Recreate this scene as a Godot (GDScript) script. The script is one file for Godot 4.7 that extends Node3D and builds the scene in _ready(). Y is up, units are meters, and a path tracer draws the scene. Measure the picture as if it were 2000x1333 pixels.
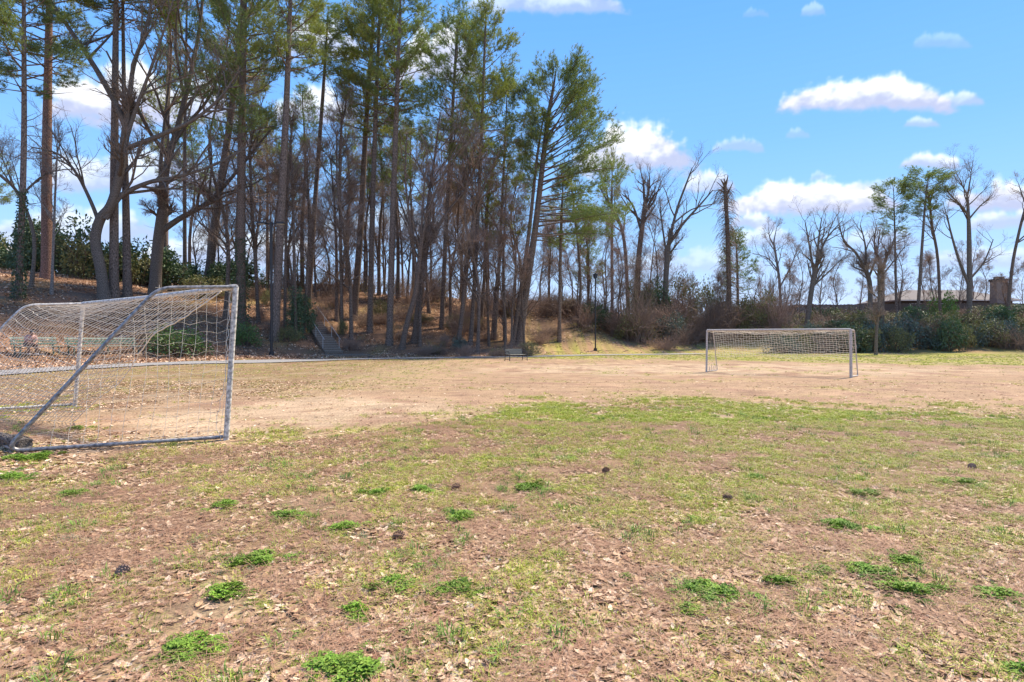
extends Node3D

# ---------------------------------------------------------------- constants
const F := 1130.0          # focal length in photo pixels
const HX := 1000.0         # photo column of the view axis
const HY := 662.0          # photo row of the horizon
const EYE := 1.6           # eye height in metres
const SUN_AZ := 48.0       # degrees from the view axis
const SUN_EL := 55.0

var names := {}
var crowns := {}
var mats := {}
var nz := FastNoiseLite.new()
var nz2 := FastNoiseLite.new()
var rng := RandomNumberGenerator.new()

# ---------------------------------------------------------------- mesh builder
class MB:
	var v := PackedVector3Array()
	var n := PackedVector3Array()
	var c := PackedColorArray()
	var ix := PackedInt32Array()
	var use_c := false

	func tube(p: PackedVector3Array, r: PackedFloat32Array, sides: int, col := Color.WHITE, cap := false) -> void:
		var m := p.size()
		if m < 2:
			return
		var t0 := (p[m - 1] - p[0]).normalized()
		var ref := Vector3(0.31, 0.12, 0.94)
		if absf(t0.dot(ref)) > 0.85:
			ref = Vector3(0.95, 0.2, -0.2)
		var base := v.size()
		var step := TAU / sides
		for k in m:
			var t := (p[mini(k + 1, m - 1)] - p[maxi(k - 1, 0)]).normalized()
			var a := ref.cross(t).normalized()
			var b := t.cross(a)
			for s in sides:
				var d := a * cos(s * step) + b * sin(s * step)
				v.push_back(p[k] + d * r[k])
				n.push_back(d)
				if use_c:
					c.push_back(col)
		for k in m - 1:
			for s in sides:
				var s1 := (s + 1) % sides
				var A := base + k * sides + s
				var B := base + k * sides + s1
				var C := base + (k + 1) * sides + s1
				var D := base + (k + 1) * sides + s
				ix.push_back(A); ix.push_back(D); ix.push_back(C)
				ix.push_back(A); ix.push_back(C); ix.push_back(B)
		if cap:
			for e in 2:
				var k: int = 0 if e == 0 else m - 1
				var dir: Vector3 = (p[0] - p[1]).normalized() if e == 0 else (p[m - 1] - p[m - 2]).normalized()
				var cb := v.size()
				v.push_back(p[k]); n.push_back(dir)
				if use_c:
					c.push_back(col)
				for s in sides:
					v.push_back(v[base + k * sides + s]); n.push_back(dir)
					if use_c:
						c.push_back(col)
				for s in sides:
					var s1 := (s + 1) % sides
					if e == 1:
						ix.push_back(cb); ix.push_back(cb + 1 + s1); ix.push_back(cb + 1 + s)
					else:
						ix.push_back(cb); ix.push_back(cb + 1 + s); ix.push_back(cb + 1 + s1)

	func tri(a: Vector3, b: Vector3, d: Vector3, col := Color.WHITE) -> void:
		var nn := (d - a).cross(b - a).normalized()
		var k := v.size()
		v.push_back(a); v.push_back(b); v.push_back(d)
		n.push_back(nn); n.push_back(nn); n.push_back(nn)
		if use_c:
			c.push_back(col); c.push_back(col); c.push_back(col)
		ix.push_back(k); ix.push_back(k + 1); ix.push_back(k + 2)

	func quad(a: Vector3, b: Vector3, d: Vector3, e: Vector3, col := Color.WHITE) -> void:
		tri(a, b, d, col)
		tri(a, d, e, col)

	# chamfered box: half size h, bevel w, placed by transform
	func box(t: Transform3D, h: Vector3, w := 0.0, col := Color.WHITE) -> void:
		w = minf(w, minf(h.x, minf(h.y, h.z)) * 0.45)
		for ax in 3:
			for sg in [-1.0, 1.0]:
				var u := (ax + 1) % 3
				var q := (ax + 2) % 3
				var pts := []
				for k in [[-1, -1], [1, -1], [1, 1], [-1, 1]]:
					var o := Vector3.ZERO
					o[ax] = sg * h[ax]
					o[u] = k[0] * (h[u] - w)
					o[q] = k[1] * (h[q] - w)
					pts.append(t * o)
				if sg > 0:
					quad(pts[0], pts[3], pts[2], pts[1], col)
				else:
					quad(pts[0], pts[1], pts[2], pts[3], col)
		if w <= 0.0:
			return
		for ax in 3:
			var u := (ax + 1) % 3
			var q := (ax + 2) % 3
			for su in [-1.0, 1.0]:
				for sq in [-1.0, 1.0]:
					var e := []
					for k in [[-1, 0], [1, 0], [1, 1], [-1, 1]]:
						var o := Vector3.ZERO
						o[ax] = k[0] * (h[ax] - w)
						o[u] = su * (h[u] if k[1] == 0 else h[u] - w)
						o[q] = sq * (h[q] - w if k[1] == 0 else h[q])
						e.append(t * o)
					if su * sq > 0:
						quad(e[0], e[3], e[2], e[1], col)
					else:
						quad(e[0], e[1], e[2], e[3], col)
		for sx in [-1.0, 1.0]:
			for sy in [-1.0, 1.0]:
				for sz in [-1.0, 1.0]:
					var a := t * Vector3(sx * h.x, sy * (h.y - w), sz * (h.z - w))
					var b := t * Vector3(sx * (h.x - w), sy * h.y, sz * (h.z - w))
					var d := t * Vector3(sx * (h.x - w), sy * (h.y - w), sz * h.z)
					if sx * sy * sz > 0:
						tri(a, d, b, col)
					else:
						tri(a, b, d, col)

	func add_to(mesh: ArrayMesh, mat: Material) -> void:
		if ix.is_empty():
			return
		var arr := []
		arr.resize(Mesh.ARRAY_MAX)
		arr[Mesh.ARRAY_VERTEX] = v
		arr[Mesh.ARRAY_NORMAL] = n
		if use_c:
			arr[Mesh.ARRAY_COLOR] = c
		arr[Mesh.ARRAY_INDEX] = ix
		mesh.add_surface_from_arrays(Mesh.PRIMITIVE_TRIANGLES, arr)
		mesh.surface_set_material(mesh.get_surface_count() - 1, mat)

	func mesh(mat: Material) -> ArrayMesh:
		var m := ArrayMesh.new()
		add_to(m, mat)
		return m

# ---------------------------------------------------------------- scene helpers
func numbered(called: String) -> String:
	var k: int = names.get(called, 0)
	names[called] = k + 1
	return called if k == 0 else "%s_%03d" % [called, k]

func thing(called: String, label: String, category: String, at := Vector3.ZERO, turn := 0.0, group := "") -> Node3D:
	var o := Node3D.new()
	o.name = numbered(called)
	add_child(o)
	o.position = at
	o.rotation.y = turn
	o.set_meta("label", label)
	o.set_meta("category", category)
	if group:
		o.set_meta("group", group)
	return o

func part(called: String, mesh: Mesh, parent: Node3D, xf := Transform3D.IDENTITY) -> MeshInstance3D:
	var o := MeshInstance3D.new()
	o.name = called
	o.mesh = mesh
	parent.add_child(o, true)
	o.transform = xf
	return o

func tagged(o: Node3D, label: String, category: String, group := "", kind := "") -> void:
	if label: o.set_meta("label", label)
	if category: o.set_meta("category", category)
	if group: o.set_meta("group", group)
	if kind: o.set_meta("kind", kind)

func structure(called: String, mesh: Mesh, label: String) -> MeshInstance3D:
	var o := MeshInstance3D.new()
	o.name = called
	o.mesh = mesh
	add_child(o, true)
	o.set_meta("kind", "structure")
	o.set_meta("label", label)
	return o

func scatter(called: String, mesh: Mesh, xf: Array, cols: PackedColorArray, label: String, category: String, parent: Node3D = null) -> MultiMeshInstance3D:
	var mm := MultiMesh.new()
	mm.transform_format = MultiMesh.TRANSFORM_3D
	mm.use_colors = cols.size() > 0
	mm.mesh = mesh
	mm.instance_count = xf.size()
	var use := cols.size() > 0
	var stride := 16 if use else 12
	var buf := PackedFloat32Array()
	buf.resize(xf.size() * stride)
	var k := 0
	for i in xf.size():
		var t: Transform3D = xf[i]
		var b := t.basis
		buf[k] = b.x.x; buf[k + 1] = b.y.x; buf[k + 2] = b.z.x; buf[k + 3] = t.origin.x
		buf[k + 4] = b.x.y; buf[k + 5] = b.y.y; buf[k + 6] = b.z.y; buf[k + 7] = t.origin.y
		buf[k + 8] = b.x.z; buf[k + 9] = b.y.z; buf[k + 10] = b.z.z; buf[k + 11] = t.origin.z
		if use:
			var q := cols[i]
			buf[k + 12] = q.r; buf[k + 13] = q.g; buf[k + 14] = q.b; buf[k + 15] = 1.0
		k += stride
	mm.buffer = buf
	var o := MultiMeshInstance3D.new()
	o.name = numbered(called) if parent == null else called
	o.multimesh = mm
	if parent == null:
		add_child(o, true)
	else:
		parent.add_child(o, true)
	o.set_meta("kind", "stuff")
	if label: o.set_meta("label", label)
	if category and parent == null: o.set_meta("category", category)
	return o

func lin(r: float, g: float, b: float) -> Color:      # a linear base colour as the sRGB value materials take
	return Color(r, g, b).linear_to_srgb()

func noise_tex(seed_: int, freq: float, lo: float, hi: float, size := 256, octaves := 4, kind := FastNoiseLite.TYPE_SIMPLEX_SMOOTH) -> ImageTexture:
	var f := FastNoiseLite.new()
	f.seed = seed_
	f.frequency = freq
	f.noise_type = kind
	f.fractal_octaves = octaves
	var im := f.get_seamless_image(size, size)
	im.convert(Image.FORMAT_L8)
	var by := im.get_data()
	for i in by.size():
		var x := by[i] / 255.0
		x = clampf((x - 0.5) * 1.5 + 0.5, 0.0, 1.0)
		by[i] = clampi(int(255.0 * pow(lerpf(lo, hi, x) / maxf(hi, 1.0), 1.0 / 2.2)), 0, 255)
	return ImageTexture.create_from_image(Image.create_from_data(size, size, false, Image.FORMAT_L8, by))

func mat(called: String, col: Color, rough := 0.85, tex: Texture2D = null, scale := Vector3.ONE, bump := 0.0, vcol := false, back := Color.BLACK, spec := 0.5) -> StandardMaterial3D:
	var m := StandardMaterial3D.new()
	m.resource_name = called
	m.albedo_color = col
	m.roughness = rough
	m.metallic_specular = spec
	if tex:
		m.albedo_texture = tex
		m.uv1_triplanar = true
		m.uv1_scale = scale
		if bump > 0.0:
			m.heightmap_enabled = true
			m.heightmap_texture = tex
			m.heightmap_scale = bump
	m.vertex_color_use_as_albedo = vcol
	m.cull_mode = BaseMaterial3D.CULL_DISABLED
	if back != Color.BLACK:
		m.backlight_enabled = true
		m.backlight = back
	mats[called] = m
	return m

func smooth(a: float, b: float, x: float) -> float:
	var t := clampf((x - a) / (b - a), 0.0, 1.0)
	return t * t * (3.0 - 2.0 * t)

func table(pairs: Array, x: float) -> float:
	if x <= pairs[0][0]:
		return pairs[0][1]
	for k in pairs.size() - 1:
		if x <= pairs[k + 1][0]:
			var t: float = (x - pairs[k][0]) / (pairs[k + 1][0] - pairs[k][0])
			return lerpf(pairs[k][1], pairs[k + 1][1], t)
	return pairs[-1][1]

func spline(p: PackedVector3Array, sub: int) -> PackedVector3Array:
	var out := PackedVector3Array()
	var m := p.size()
	for k in m - 1:
		var a := p[maxi(k - 1, 0)]
		var b := p[k]
		var cc := p[k + 1]
		var d := p[mini(k + 2, m - 1)]
		for s in sub:
			out.push_back(b.cubic_interpolate(cc, a, d, float(s) / sub))
	out.push_back(p[m - 1])
	return out

func at_px(x: float, y: float, depth: float) -> Vector3:
	return Vector3((x - HX) / F * depth, EYE + (HY - y) / F * depth, -depth)

# ---------------------------------------------------------------- terrain
const PATH_PTS := [[-25, -40], [-22.5, 0], [-21.4, 14], [-20.7, 23.5], [-19.9, 31], [-16.6, 37.6], [-13.2, 43.4], [-7.4, 47.0], [-1.5, 49.8], [4, 53.2], [10, 56.8], [16, 59.3], [20, 60.4]]
const BANK_PTS := [[-27, -40], [-24.5, 0], [-23.4, 14], [-22.6, 23.9], [-21.6, 32], [-18.0, 38.8], [-14.4, 45.0], [-8.2, 48.8], [-2.3, 51.6], [3.2, 55.2], [9, 59.4], [16, 62.5], [25, 63.0], [36, 60.5], [60, 57], [120, 50], [300, 30]]
const RISE := [[0, 0.03], [3, 0.22], [6, 1.1], [11, 3.0], [18, 5.4], [26, 7.2], [45, 7.6], [400, 8.0]]

func bank_dist(x: float, d: float) -> float:
	var best := 1e9
	var sign_ := 1.0
	for k in BANK_PTS.size() - 1:
		var ax: float = BANK_PTS[k][0]
		var ay: float = BANK_PTS[k][1]
		var ex: float = BANK_PTS[k + 1][0] - ax
		var ey: float = BANK_PTS[k + 1][1] - ay
		var t := clampf(((x - ax) * ex + (d - ay) * ey) / (ex * ex + ey * ey), 0.0, 1.0)
		var qx := x - ax - ex * t
		var qy := d - ay - ey * t
		var q := qx * qx + qy * qy
		if q < best:
			best = q
			sign_ = 1.0 if ex * (d - ay) - ey * (x - ax) > 0.0 else -1.0
	return sqrt(best) * sign_

func ground_y(x: float, d: float, s := 1e9) -> float:
	if s > 1e8:
		s = bank_dist(x, d)
	var y := nz.get_noise_2d(x * 6.0, d * 6.0) * 0.035 + nz.get_noise_2d(x * 30.0 + 50.0, d * 30.0) * 0.012
	y += 0.2 * smooth(-13.0, -20.0, x) + 0.08 * exp(-((x + 6.7) * (x + 6.7) + (d - 7.6) * (d - 7.6)) / 2.5)
	if s > 0.0:
		var k := 1.0 - 0.34 * smooth(6.0, 22.0, x)
		y += table(RISE, s) * k + minf(s * 0.06, 0.35) * nz.get_noise_2d(x * 9.0, d * 9.0)
	return y

func ground_hit(px: float, py: float, d0 := 4.0, d1 := 130.0) -> Vector3:
	var d := d0
	var prev := d0
	while d < d1:
		var p := at_px(px, py, d)
		if p.y <= ground_y(p.x, d):
			for i in 12:
				var m := (prev + d) * 0.5
				var q := at_px(px, py, m)
				if q.y <= ground_y(q.x, m): d = m
				else: prev = m
			return at_px(px, py, d)
		prev = d
		d += 0.35 if d < 25.0 else 0.6
	return at_px(px, py, d1)

func on_ground(x: float, d: float) -> Vector3:
	return Vector3(x, ground_y(x, d), -d)

const FRONT := [[-12, 6.5], [-6, 7.3], [-2.4, 9.3], [0.6, 13.5], [4, 14.6], [7, 13.2], [10, 11.8], [20, 11.2]]
const BACK := [[-6, 60], [-2, 49], [3, 46.5], [15, 43], [22, 37], [35, 33], [80, 33]]

# x: grass share, y: bare dirt share, z: leaf litter share, all 0..1
func cover(x: float, d: float, s: float) -> Vector3:
	var n1 := nz.get_noise_2d(x * 22.0, d * 22.0)
	var n2 := nz2.get_noise_2d(x * 70.0, d * 70.0)
	var n3 := nz2.get_noise_2d(x * 180.0 + 31.0, d * 180.0)
	if s > 0.0:
		var g := smooth(-2.0, 5.0, x) * smooth(14.0, 2.0, s + n1 * 9.0)
		g = maxf(g, 0.35 * smooth(0.1, 0.5, n1))
		return Vector3(clampf(g * (0.5 + n2 + n3 * 0.5), 0, 1), 0.0, clampf(1.0 - g * 0.8, 0, 1))
	var fr := table(FRONT, x)
	var bk := table(BACK, x)
	var g := smooth(fr + 3.2, fr - 3.0, d + n1 * 5.0 + n2 * 2.6 + n3 * 1.6)
	g *= lerpf(0.38, 1.1, smooth(2.8, 6.5, d + n1 * 2.5)) * lerpf(0.5, 1.0, smooth(-5.0, 0.5, x + n1 * 3.0))
	g *= 1.0 - 0.45 * smooth(0.1, 0.36, nz.get_noise_2d(x * 48.0 + 200.0, d * 60.0))
	var gb := 0.26 * smooth(-1.0, -5.0, x + n1 * 3.0) * smooth(15.0, 19.0, d + n1 * 4.0) + 0.22 * smooth(0.1, 0.45, n1)
	var gc := smooth(bk - 2.0, bk + 3.0, d + n1 * 3.0) * 0.95
	var dirt := smooth(fr - 0.6, fr + 2.2, d + n1 * 2.2 - 0.2 * x * smooth(0, -4, x)) * smooth(bk + 1.5, bk - 1.5, d + n1 * 2.0) * smooth(-9.0, -4.0, x + n1 * 3.0)
	var e := Vector2((x + 5.3) / 3.7, (d - 12.6) / 4.4).length()
	dirt = maxf(dirt, smooth(1.25, 0.7, e + n1 * 0.35))
	gb *= 1.0 - smooth(1.2, 0.7, e + n1 * 0.3)
	var grass := maxf(maxf(g, gb), gc)
	grass = clampf(grass * 0.76 + (n2 * 1.5 + n3 * 1.2) * 0.9 * grass + n2 * 0.12, 0.0, 1.0)
	dirt = clampf(dirt + n2 * 0.25, 0.0, 1.0) * (1.0 - 0.75 * grass)
	var leaf := 1.0 - dirt * 0.92
	leaf *= lerpf(1.0, 0.6, smooth(10.0, 18.0, d) * smooth(-8.0, -2.0, x))
	leaf *= 1.0 - 0.8 * smooth(bk - 2.0, bk + 3.0, d)
	return Vector3(grass, dirt, clampf(leaf * (0.98 + n1 * 1.1 + n2 * 0.9), 0.0, 1.0))

func ground_lines(lo: float, hi: float, dense_lo: float, dense_hi: float, step: float) -> PackedFloat32Array:
	var out := PackedFloat32Array()
	var x := dense_lo
	while x <= dense_hi:
		out.push_back(x)
		x += step
	var w := step
	x = out[out.size() - 1]
	while x < hi:
		w = minf(w * 1.13, 40.0)
		x += w
		out.push_back(x)
	w = step
	x = dense_lo
	while x > lo:
		w = minf(w * 1.13, 40.0)
		x -= w
		out.insert(0, x)
	return out

func build_ground() -> void:
	var xs := ground_lines(-420.0, 420.0, -18.0, 22.0, 0.2)
	var ds := ground_lines(-60.0, 520.0, 0.6, 26.0, 0.16)
	var mb := MB.new()
	mb.use_c = true
	var nx := xs.size()
	var nd := ds.size()
	for j in nd:
		for i in nx:
			var x := xs[i]
			var d := ds[j]
			var s := bank_dist(x, d)
			mb.v.push_back(Vector3(x, ground_y(x, d, s), -d))
			var cv := cover(x, d, s)
			var t1 := nz2.get_noise_2d(x * 260.0, d * 260.0)
			var t2 := nz.get_noise_2d(x * 40.0 + 9.0, d * 40.0)
			var col := Vector3(0.37, 0.265, 0.165)                      # dry thatch and straw
			if s > 0.0:
				col = Vector3(0.42, 0.255, 0.15)
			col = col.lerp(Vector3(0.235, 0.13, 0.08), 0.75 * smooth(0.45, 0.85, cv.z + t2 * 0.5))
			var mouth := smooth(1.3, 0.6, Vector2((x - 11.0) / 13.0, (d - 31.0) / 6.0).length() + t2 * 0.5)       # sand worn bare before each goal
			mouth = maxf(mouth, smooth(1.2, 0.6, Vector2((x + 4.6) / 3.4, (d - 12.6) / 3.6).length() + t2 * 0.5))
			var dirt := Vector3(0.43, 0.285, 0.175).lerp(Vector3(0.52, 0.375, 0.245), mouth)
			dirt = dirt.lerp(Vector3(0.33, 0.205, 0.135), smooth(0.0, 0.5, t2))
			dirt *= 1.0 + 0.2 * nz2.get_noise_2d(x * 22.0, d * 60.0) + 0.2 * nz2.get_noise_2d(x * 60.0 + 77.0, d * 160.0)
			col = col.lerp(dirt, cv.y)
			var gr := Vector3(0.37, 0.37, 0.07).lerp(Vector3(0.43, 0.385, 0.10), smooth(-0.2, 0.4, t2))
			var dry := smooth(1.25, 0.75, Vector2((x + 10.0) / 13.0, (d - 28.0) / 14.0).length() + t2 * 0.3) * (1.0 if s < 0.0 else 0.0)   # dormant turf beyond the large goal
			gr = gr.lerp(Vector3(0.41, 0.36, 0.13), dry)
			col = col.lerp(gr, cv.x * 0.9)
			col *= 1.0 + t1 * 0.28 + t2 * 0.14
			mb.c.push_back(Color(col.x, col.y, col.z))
	for j in nd:
		for i in nx:
			var a := mb.v[j * nx + maxi(i - 1, 0)]
			var b := mb.v[j * nx + mini(i + 1, nx - 1)]
			var c := mb.v[maxi(j - 1, 0) * nx + i]
			var e := mb.v[mini(j + 1, nd - 1) * nx + i]
			mb.n.push_back((b - a).cross(e - c).normalized())
	for j in nd - 1:
		for i in nx - 1:
			var A := j * nx + i
			mb.ix.append_array(PackedInt32Array([A, A + nx, A + nx + 1, A, A + nx + 1, A + 1]))
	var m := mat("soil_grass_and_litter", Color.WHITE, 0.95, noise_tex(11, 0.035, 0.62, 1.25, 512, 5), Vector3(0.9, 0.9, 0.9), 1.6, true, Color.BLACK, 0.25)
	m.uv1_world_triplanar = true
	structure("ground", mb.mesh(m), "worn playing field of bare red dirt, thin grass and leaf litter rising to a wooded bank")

func build_path() -> void:
	var pts := PackedVector3Array()
	for p in PATH_PTS:
		pts.push_back(Vector3(p[0], 0, -p[1]))
	pts = spline(pts, 14)
	var mb := MB.new()
	var w := 1.3
	var rows := []
	for k in pts.size():
		var t := (pts[mini(k + 1, pts.size() - 1)] - pts[maxi(k - 1, 0)]).normalized()
		var side := Vector3(-t.z, 0, t.x)
		var row := PackedVector3Array()
		for q in 7:
			var u := -1.0 + q / 3.0
			var p := pts[k] + side * (w + 0.09 * nz.get_noise_2d(k * 9.0, q * 40.0) * absf(u)) * u
			p.y = ground_y(p.x, -p.z) + 0.055 - 0.012 * u * u
			row.push_back(p)
		rows.append(row)
	for k in rows.size() - 1:
		for q in 6:
			mb.quad(rows[k][q], rows[k + 1][q], rows[k + 1][q + 1], rows[k][q + 1])
	var m := mat("weathered_asphalt", lin(0.30, 0.285, 0.275), 0.9, noise_tex(5, 0.06, 0.7, 1.1, 256, 4), Vector3(0.6, 0.6, 0.6), 0.3)
	m.uv1_world_triplanar = true
	structure("path", mb.mesh(m), "narrow grey asphalt walking path curving along the foot of the bank")

# ---------------------------------------------------------------- sky
func sky_image() -> Image:
	var W := 4096
	var H := 2048
	var im := Image.create(W, H, false, Image.FORMAT_RGB8)
	var grad := [[-2.0, Color(0.77, 0.82, 0.93)], [2.0, Color(0.77, 0.835, 0.95)], [6.0, Color(0.68, 0.81, 0.97)], [11.0, Color(0.575, 0.765, 0.97)], [18.0, Color(0.485, 0.705, 0.96)], [28.0, Color(0.415, 0.65, 0.945)], [45.0, Color(0.34, 0.575, 0.91)], [90.0, Color(0.27, 0.50, 0.85)]]
	for y in H:
		var el := 90.0 - (y + 0.5) * 180.0 / H
		var c: Color = grad[0][1]
		for k in grad.size() - 1:
			if el >= grad[k][0] and el <= grad[k + 1][0]:
				c = grad[k][1].lerp(grad[k + 1][1], (el - grad[k][0]) / (grad[k + 1][0] - grad[k][0]))
		if el > 89.9:
			c = grad[-1][1]
		im.fill_rect(Rect2i(0, y, W, 1), c)
	var f := FastNoiseLite.new()
	f.seed = 77
	f.frequency = 0.012
	f.fractal_octaves = 6
	f.fractal_gain = 0.55
	# photo boxes: x0, y0, x1, y1, body (opacity), brightness of the base
	var list := [
		[1520, 140, 1836, 210, 1.0], [1832, 172, 1920, 204, 0.7], [1120, 232, 1356, 330, 1.25], [1392, 262, 1490, 296, 0.5],
		[1758, 294, 1870, 326, 0.85], [1764, 226, 1836, 248, 0.6], [1405, 350, 1760, 412, 1.1], [1335, 328, 1432, 370, 0.8], [1425, 405, 1512, 445, 0.8],
		[1425, 438, 1552, 478, 0.6], [1835, 350, 2080, 412, 1.1], [1890, 404, 2060, 446, 0.75], [90, 105, 350, 240, 1.1], [230, 130, 470, 230, 0.9],
		[100, 270, 420, 370, 0.8], [545, 10, 700, 110, 0.9], [540, 160, 700, 240, 0.9], [780, 20, 930, 150, 1.0], [900, -30, 1210, 22, 0.7], [1535, 244, 1580, 268, 0.35],
		[1584, 330, 1612, 350, 0.35], [1565, 4, 1610, 28, 0.4], [1785, 60, 1890, 90, 0.3], [1450, 12, 1500, 34, 0.25], [0, 400, 330, 470, 0.7], [280, 440, 640, 520, 0.7],
		[600, 400, 900, 470, 0.5], [1640, 440, 1800, 480, 0.45], [1800, 470, 2050, 520, 0.5], [1200, 480, 1500, 530, 0.4], [1650, 345, 1770, 372, 0.4]]
	var boxes := []
	for c in list:
		var cx: float = (c[0] + c[2]) * 0.5
		var az := rad_to_deg(atan2(cx - HX, F))
		var k := cos(deg_to_rad(az))
		var e0 := rad_to_deg(atan2((HY - c[3]) * k, F))
		var e1 := rad_to_deg(atan2((HY - c[1]) * k, F))
		var wd := rad_to_deg(atan2(c[2] - HX, F)) - rad_to_deg(atan2(c[0] - HX, F))
		boxes.append([az, wd * 1.06, e0 - (e1 - e0) * 0.04, e1 + (e1 - e0) * 0.04, c[4]])
	rng.seed = 404
	for i in 90:                                              # the same broken cumulus goes on round the rest of the sky
		var az := rng.randf_range(46.0, 314.0)
		var el := 3.0 + 42.0 * pow(rng.randf(), 1.5)
		var wd := rng.randf_range(5.0, 17.0)
		boxes.append([az, wd, el, el + wd * rng.randf_range(0.17, 0.36), rng.randf_range(0.5, 1.2)])
	for i in 14:
		var az := rng.randf_range(-180.0, 180.0)
		boxes.append([az, rng.randf_range(20.0, 34.0), rng.randf_range(38.0, 60.0), rng.randf_range(64.0, 72.0), 0.7])
	var bi := 0
	for b in boxes:
		bi += 1
		var x0 := int(floor((b[0] - b[1] * 0.56) / 360.0 * W))
		var x1 := int(ceil((b[0] + b[1] * 0.56) / 360.0 * W))
		var y0 := int((90.0 - b[3] - (b[3] - b[2]) * 0.6) / 180.0 * H)
		var y1 := int((90.0 - b[2] + (b[3] - b[2]) * 0.6) / 180.0 * H)
		for y in range(y0, y1):
			var el := 90.0 - (y + 0.5) * 180.0 / H
			for x in range(x0, x1):
				var az := (x + 0.5) / W * 360.0
				var u: float = (az - b[0]) / (b[1] * 0.5)
				var face: float = 90.0 * roundf(float(b[0]) / 90.0)
				var flat := rad_to_deg(atan(tan(deg_to_rad(el)) * cos(deg_to_rad(b[0] - face)) / maxf(cos(deg_to_rad(az - face)), 0.2)))
				var w: float = (flat - b[2]) / (b[3] - b[2])
				if absf(u) > 1.1:
					continue
				var big := f.get_noise_2d(az * 14.0 + bi * 91.0, el * 22.0)
				var fine := f.get_noise_2d(az * 60.0 + bi * 57.0, el * 90.0 + 300.0)
				var lump := f.get_noise_2d(u * 130.0 + bi * 333.0, 7.0)
				var top := sqrt(maxf(0.0, 1.0 - u * u)) * (0.86 + 0.42 * lump)
				var q := minf((top - w) * 1.5, w * 1.9 + 0.12)
				q = minf(q, (1.0 - absf(u)) * 2.2)
				var den := smooth(-0.06, 0.42, q + 0.08 + big * 0.42 + fine * 0.2) * clampf(b[4], 0.0, 1.0)
				if den < 0.004:
					continue
				var lit := smooth(0.12, 0.7, w + (big * 0.45 + fine * 0.25) + 0.10 * (b[4] - 0.8) - 0.14 * u)
				var col := Color(0.70, 0.73, 0.845).lerp(Color(0.955, 0.95, 0.955), lit)
				var xx := posmod(x, W)
				im.set_pixel(xx, clampi(y, 0, H - 1), im.get_pixel(xx, clampi(y, 0, H - 1)).lerp(col, den * 0.96))
	return im

# ---------------------------------------------------------------- plants
func perp(dir: Vector3, r: RandomNumberGenerator) -> Vector3:
	var a := Vector3(r.randf_range(-1, 1), r.randf_range(-1, 1), r.randf_range(-1, 1))
	var q := a - dir * a.dot(dir)
	return q.normalized() if q.length() > 0.01 else dir.cross(Vector3.RIGHT).normalized()

func wander(start: Vector3, dir: Vector3, length: float, segs: int, wob: float, up: float, r: RandomNumberGenerator) -> PackedVector3Array:
	var out := PackedVector3Array([start])
	var p := start
	var d := dir.normalized()
	for k in segs:
		d = (d + Vector3(r.randf_range(-wob, wob), r.randf_range(-wob, wob) + up, r.randf_range(-wob, wob))).normalized()
		p += d * (length / segs)
		out.push_back(p)
	return out

func taper(m: int, r0: float, r1: float) -> PackedFloat32Array:
	var out := PackedFloat32Array()
	for k in m:
		out.push_back(lerpf(r0, r1, float(k) / (m - 1)))
	return out

func poly_len(p: PackedVector3Array) -> float:
	var s := 0.0
	for k in p.size() - 1:
		s += p[k].distance_to(p[k + 1])
	return s

# adds children to one limb: level 2 into wood, levels 3 and 4 into twig
func ramify(wood: MB, twig: MB, p: PackedVector3Array, r0: float, r1: float, level: int, spec: Dictionary, r: RandomNumberGenerator) -> void:
	var m := p.size()
	var ln := poly_len(p)
	var count: int = spec.n[level]
	for k in count:
		var t := r.randf_range(spec.get("from", 0.25), 1.0)
		if k == 0:
			t = 0.98
		var fi := t * (m - 1)
		var i := mini(int(fi), m - 2)
		var at := p[i].lerp(p[i + 1], fi - i)
		var dir := (p[i + 1] - p[i]).normalized()
		var ang := deg_to_rad(r.randf_range(24.0, 58.0))
		var nd := dir * cos(ang) + perp(dir, r) * sin(ang)
		var rr: float = lerpf(r0, r1, t) * r.randf_range(0.5, 0.72)
		var l: float = ln * r.randf_range(0.34, 0.62) * (1.1 - 0.45 * t)
		if level == 2:
			l = clampf(l, 0.5, 3.4)
		if level >= 3:
			rr = clampf(rr, 0.008, 0.015)
			l = clampf(l, 0.25, 1.3)
		var segs := 4 if level == 1 else 3
		var q := wander(at, nd, l, segs, spec.get("wob", 0.22), spec.get("up", 0.07), r)
		var e := maxf(rr * 0.35, 0.005)
		var mb: MB = wood if level <= 1 else twig
		mb.tube(q, taper(q.size(), rr, e), 5 if level <= 1 else 3)
		if level < 4 and spec.n.size() > level + 1:
			ramify(wood, twig, q, rr, e, level + 1, spec, r)

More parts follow.
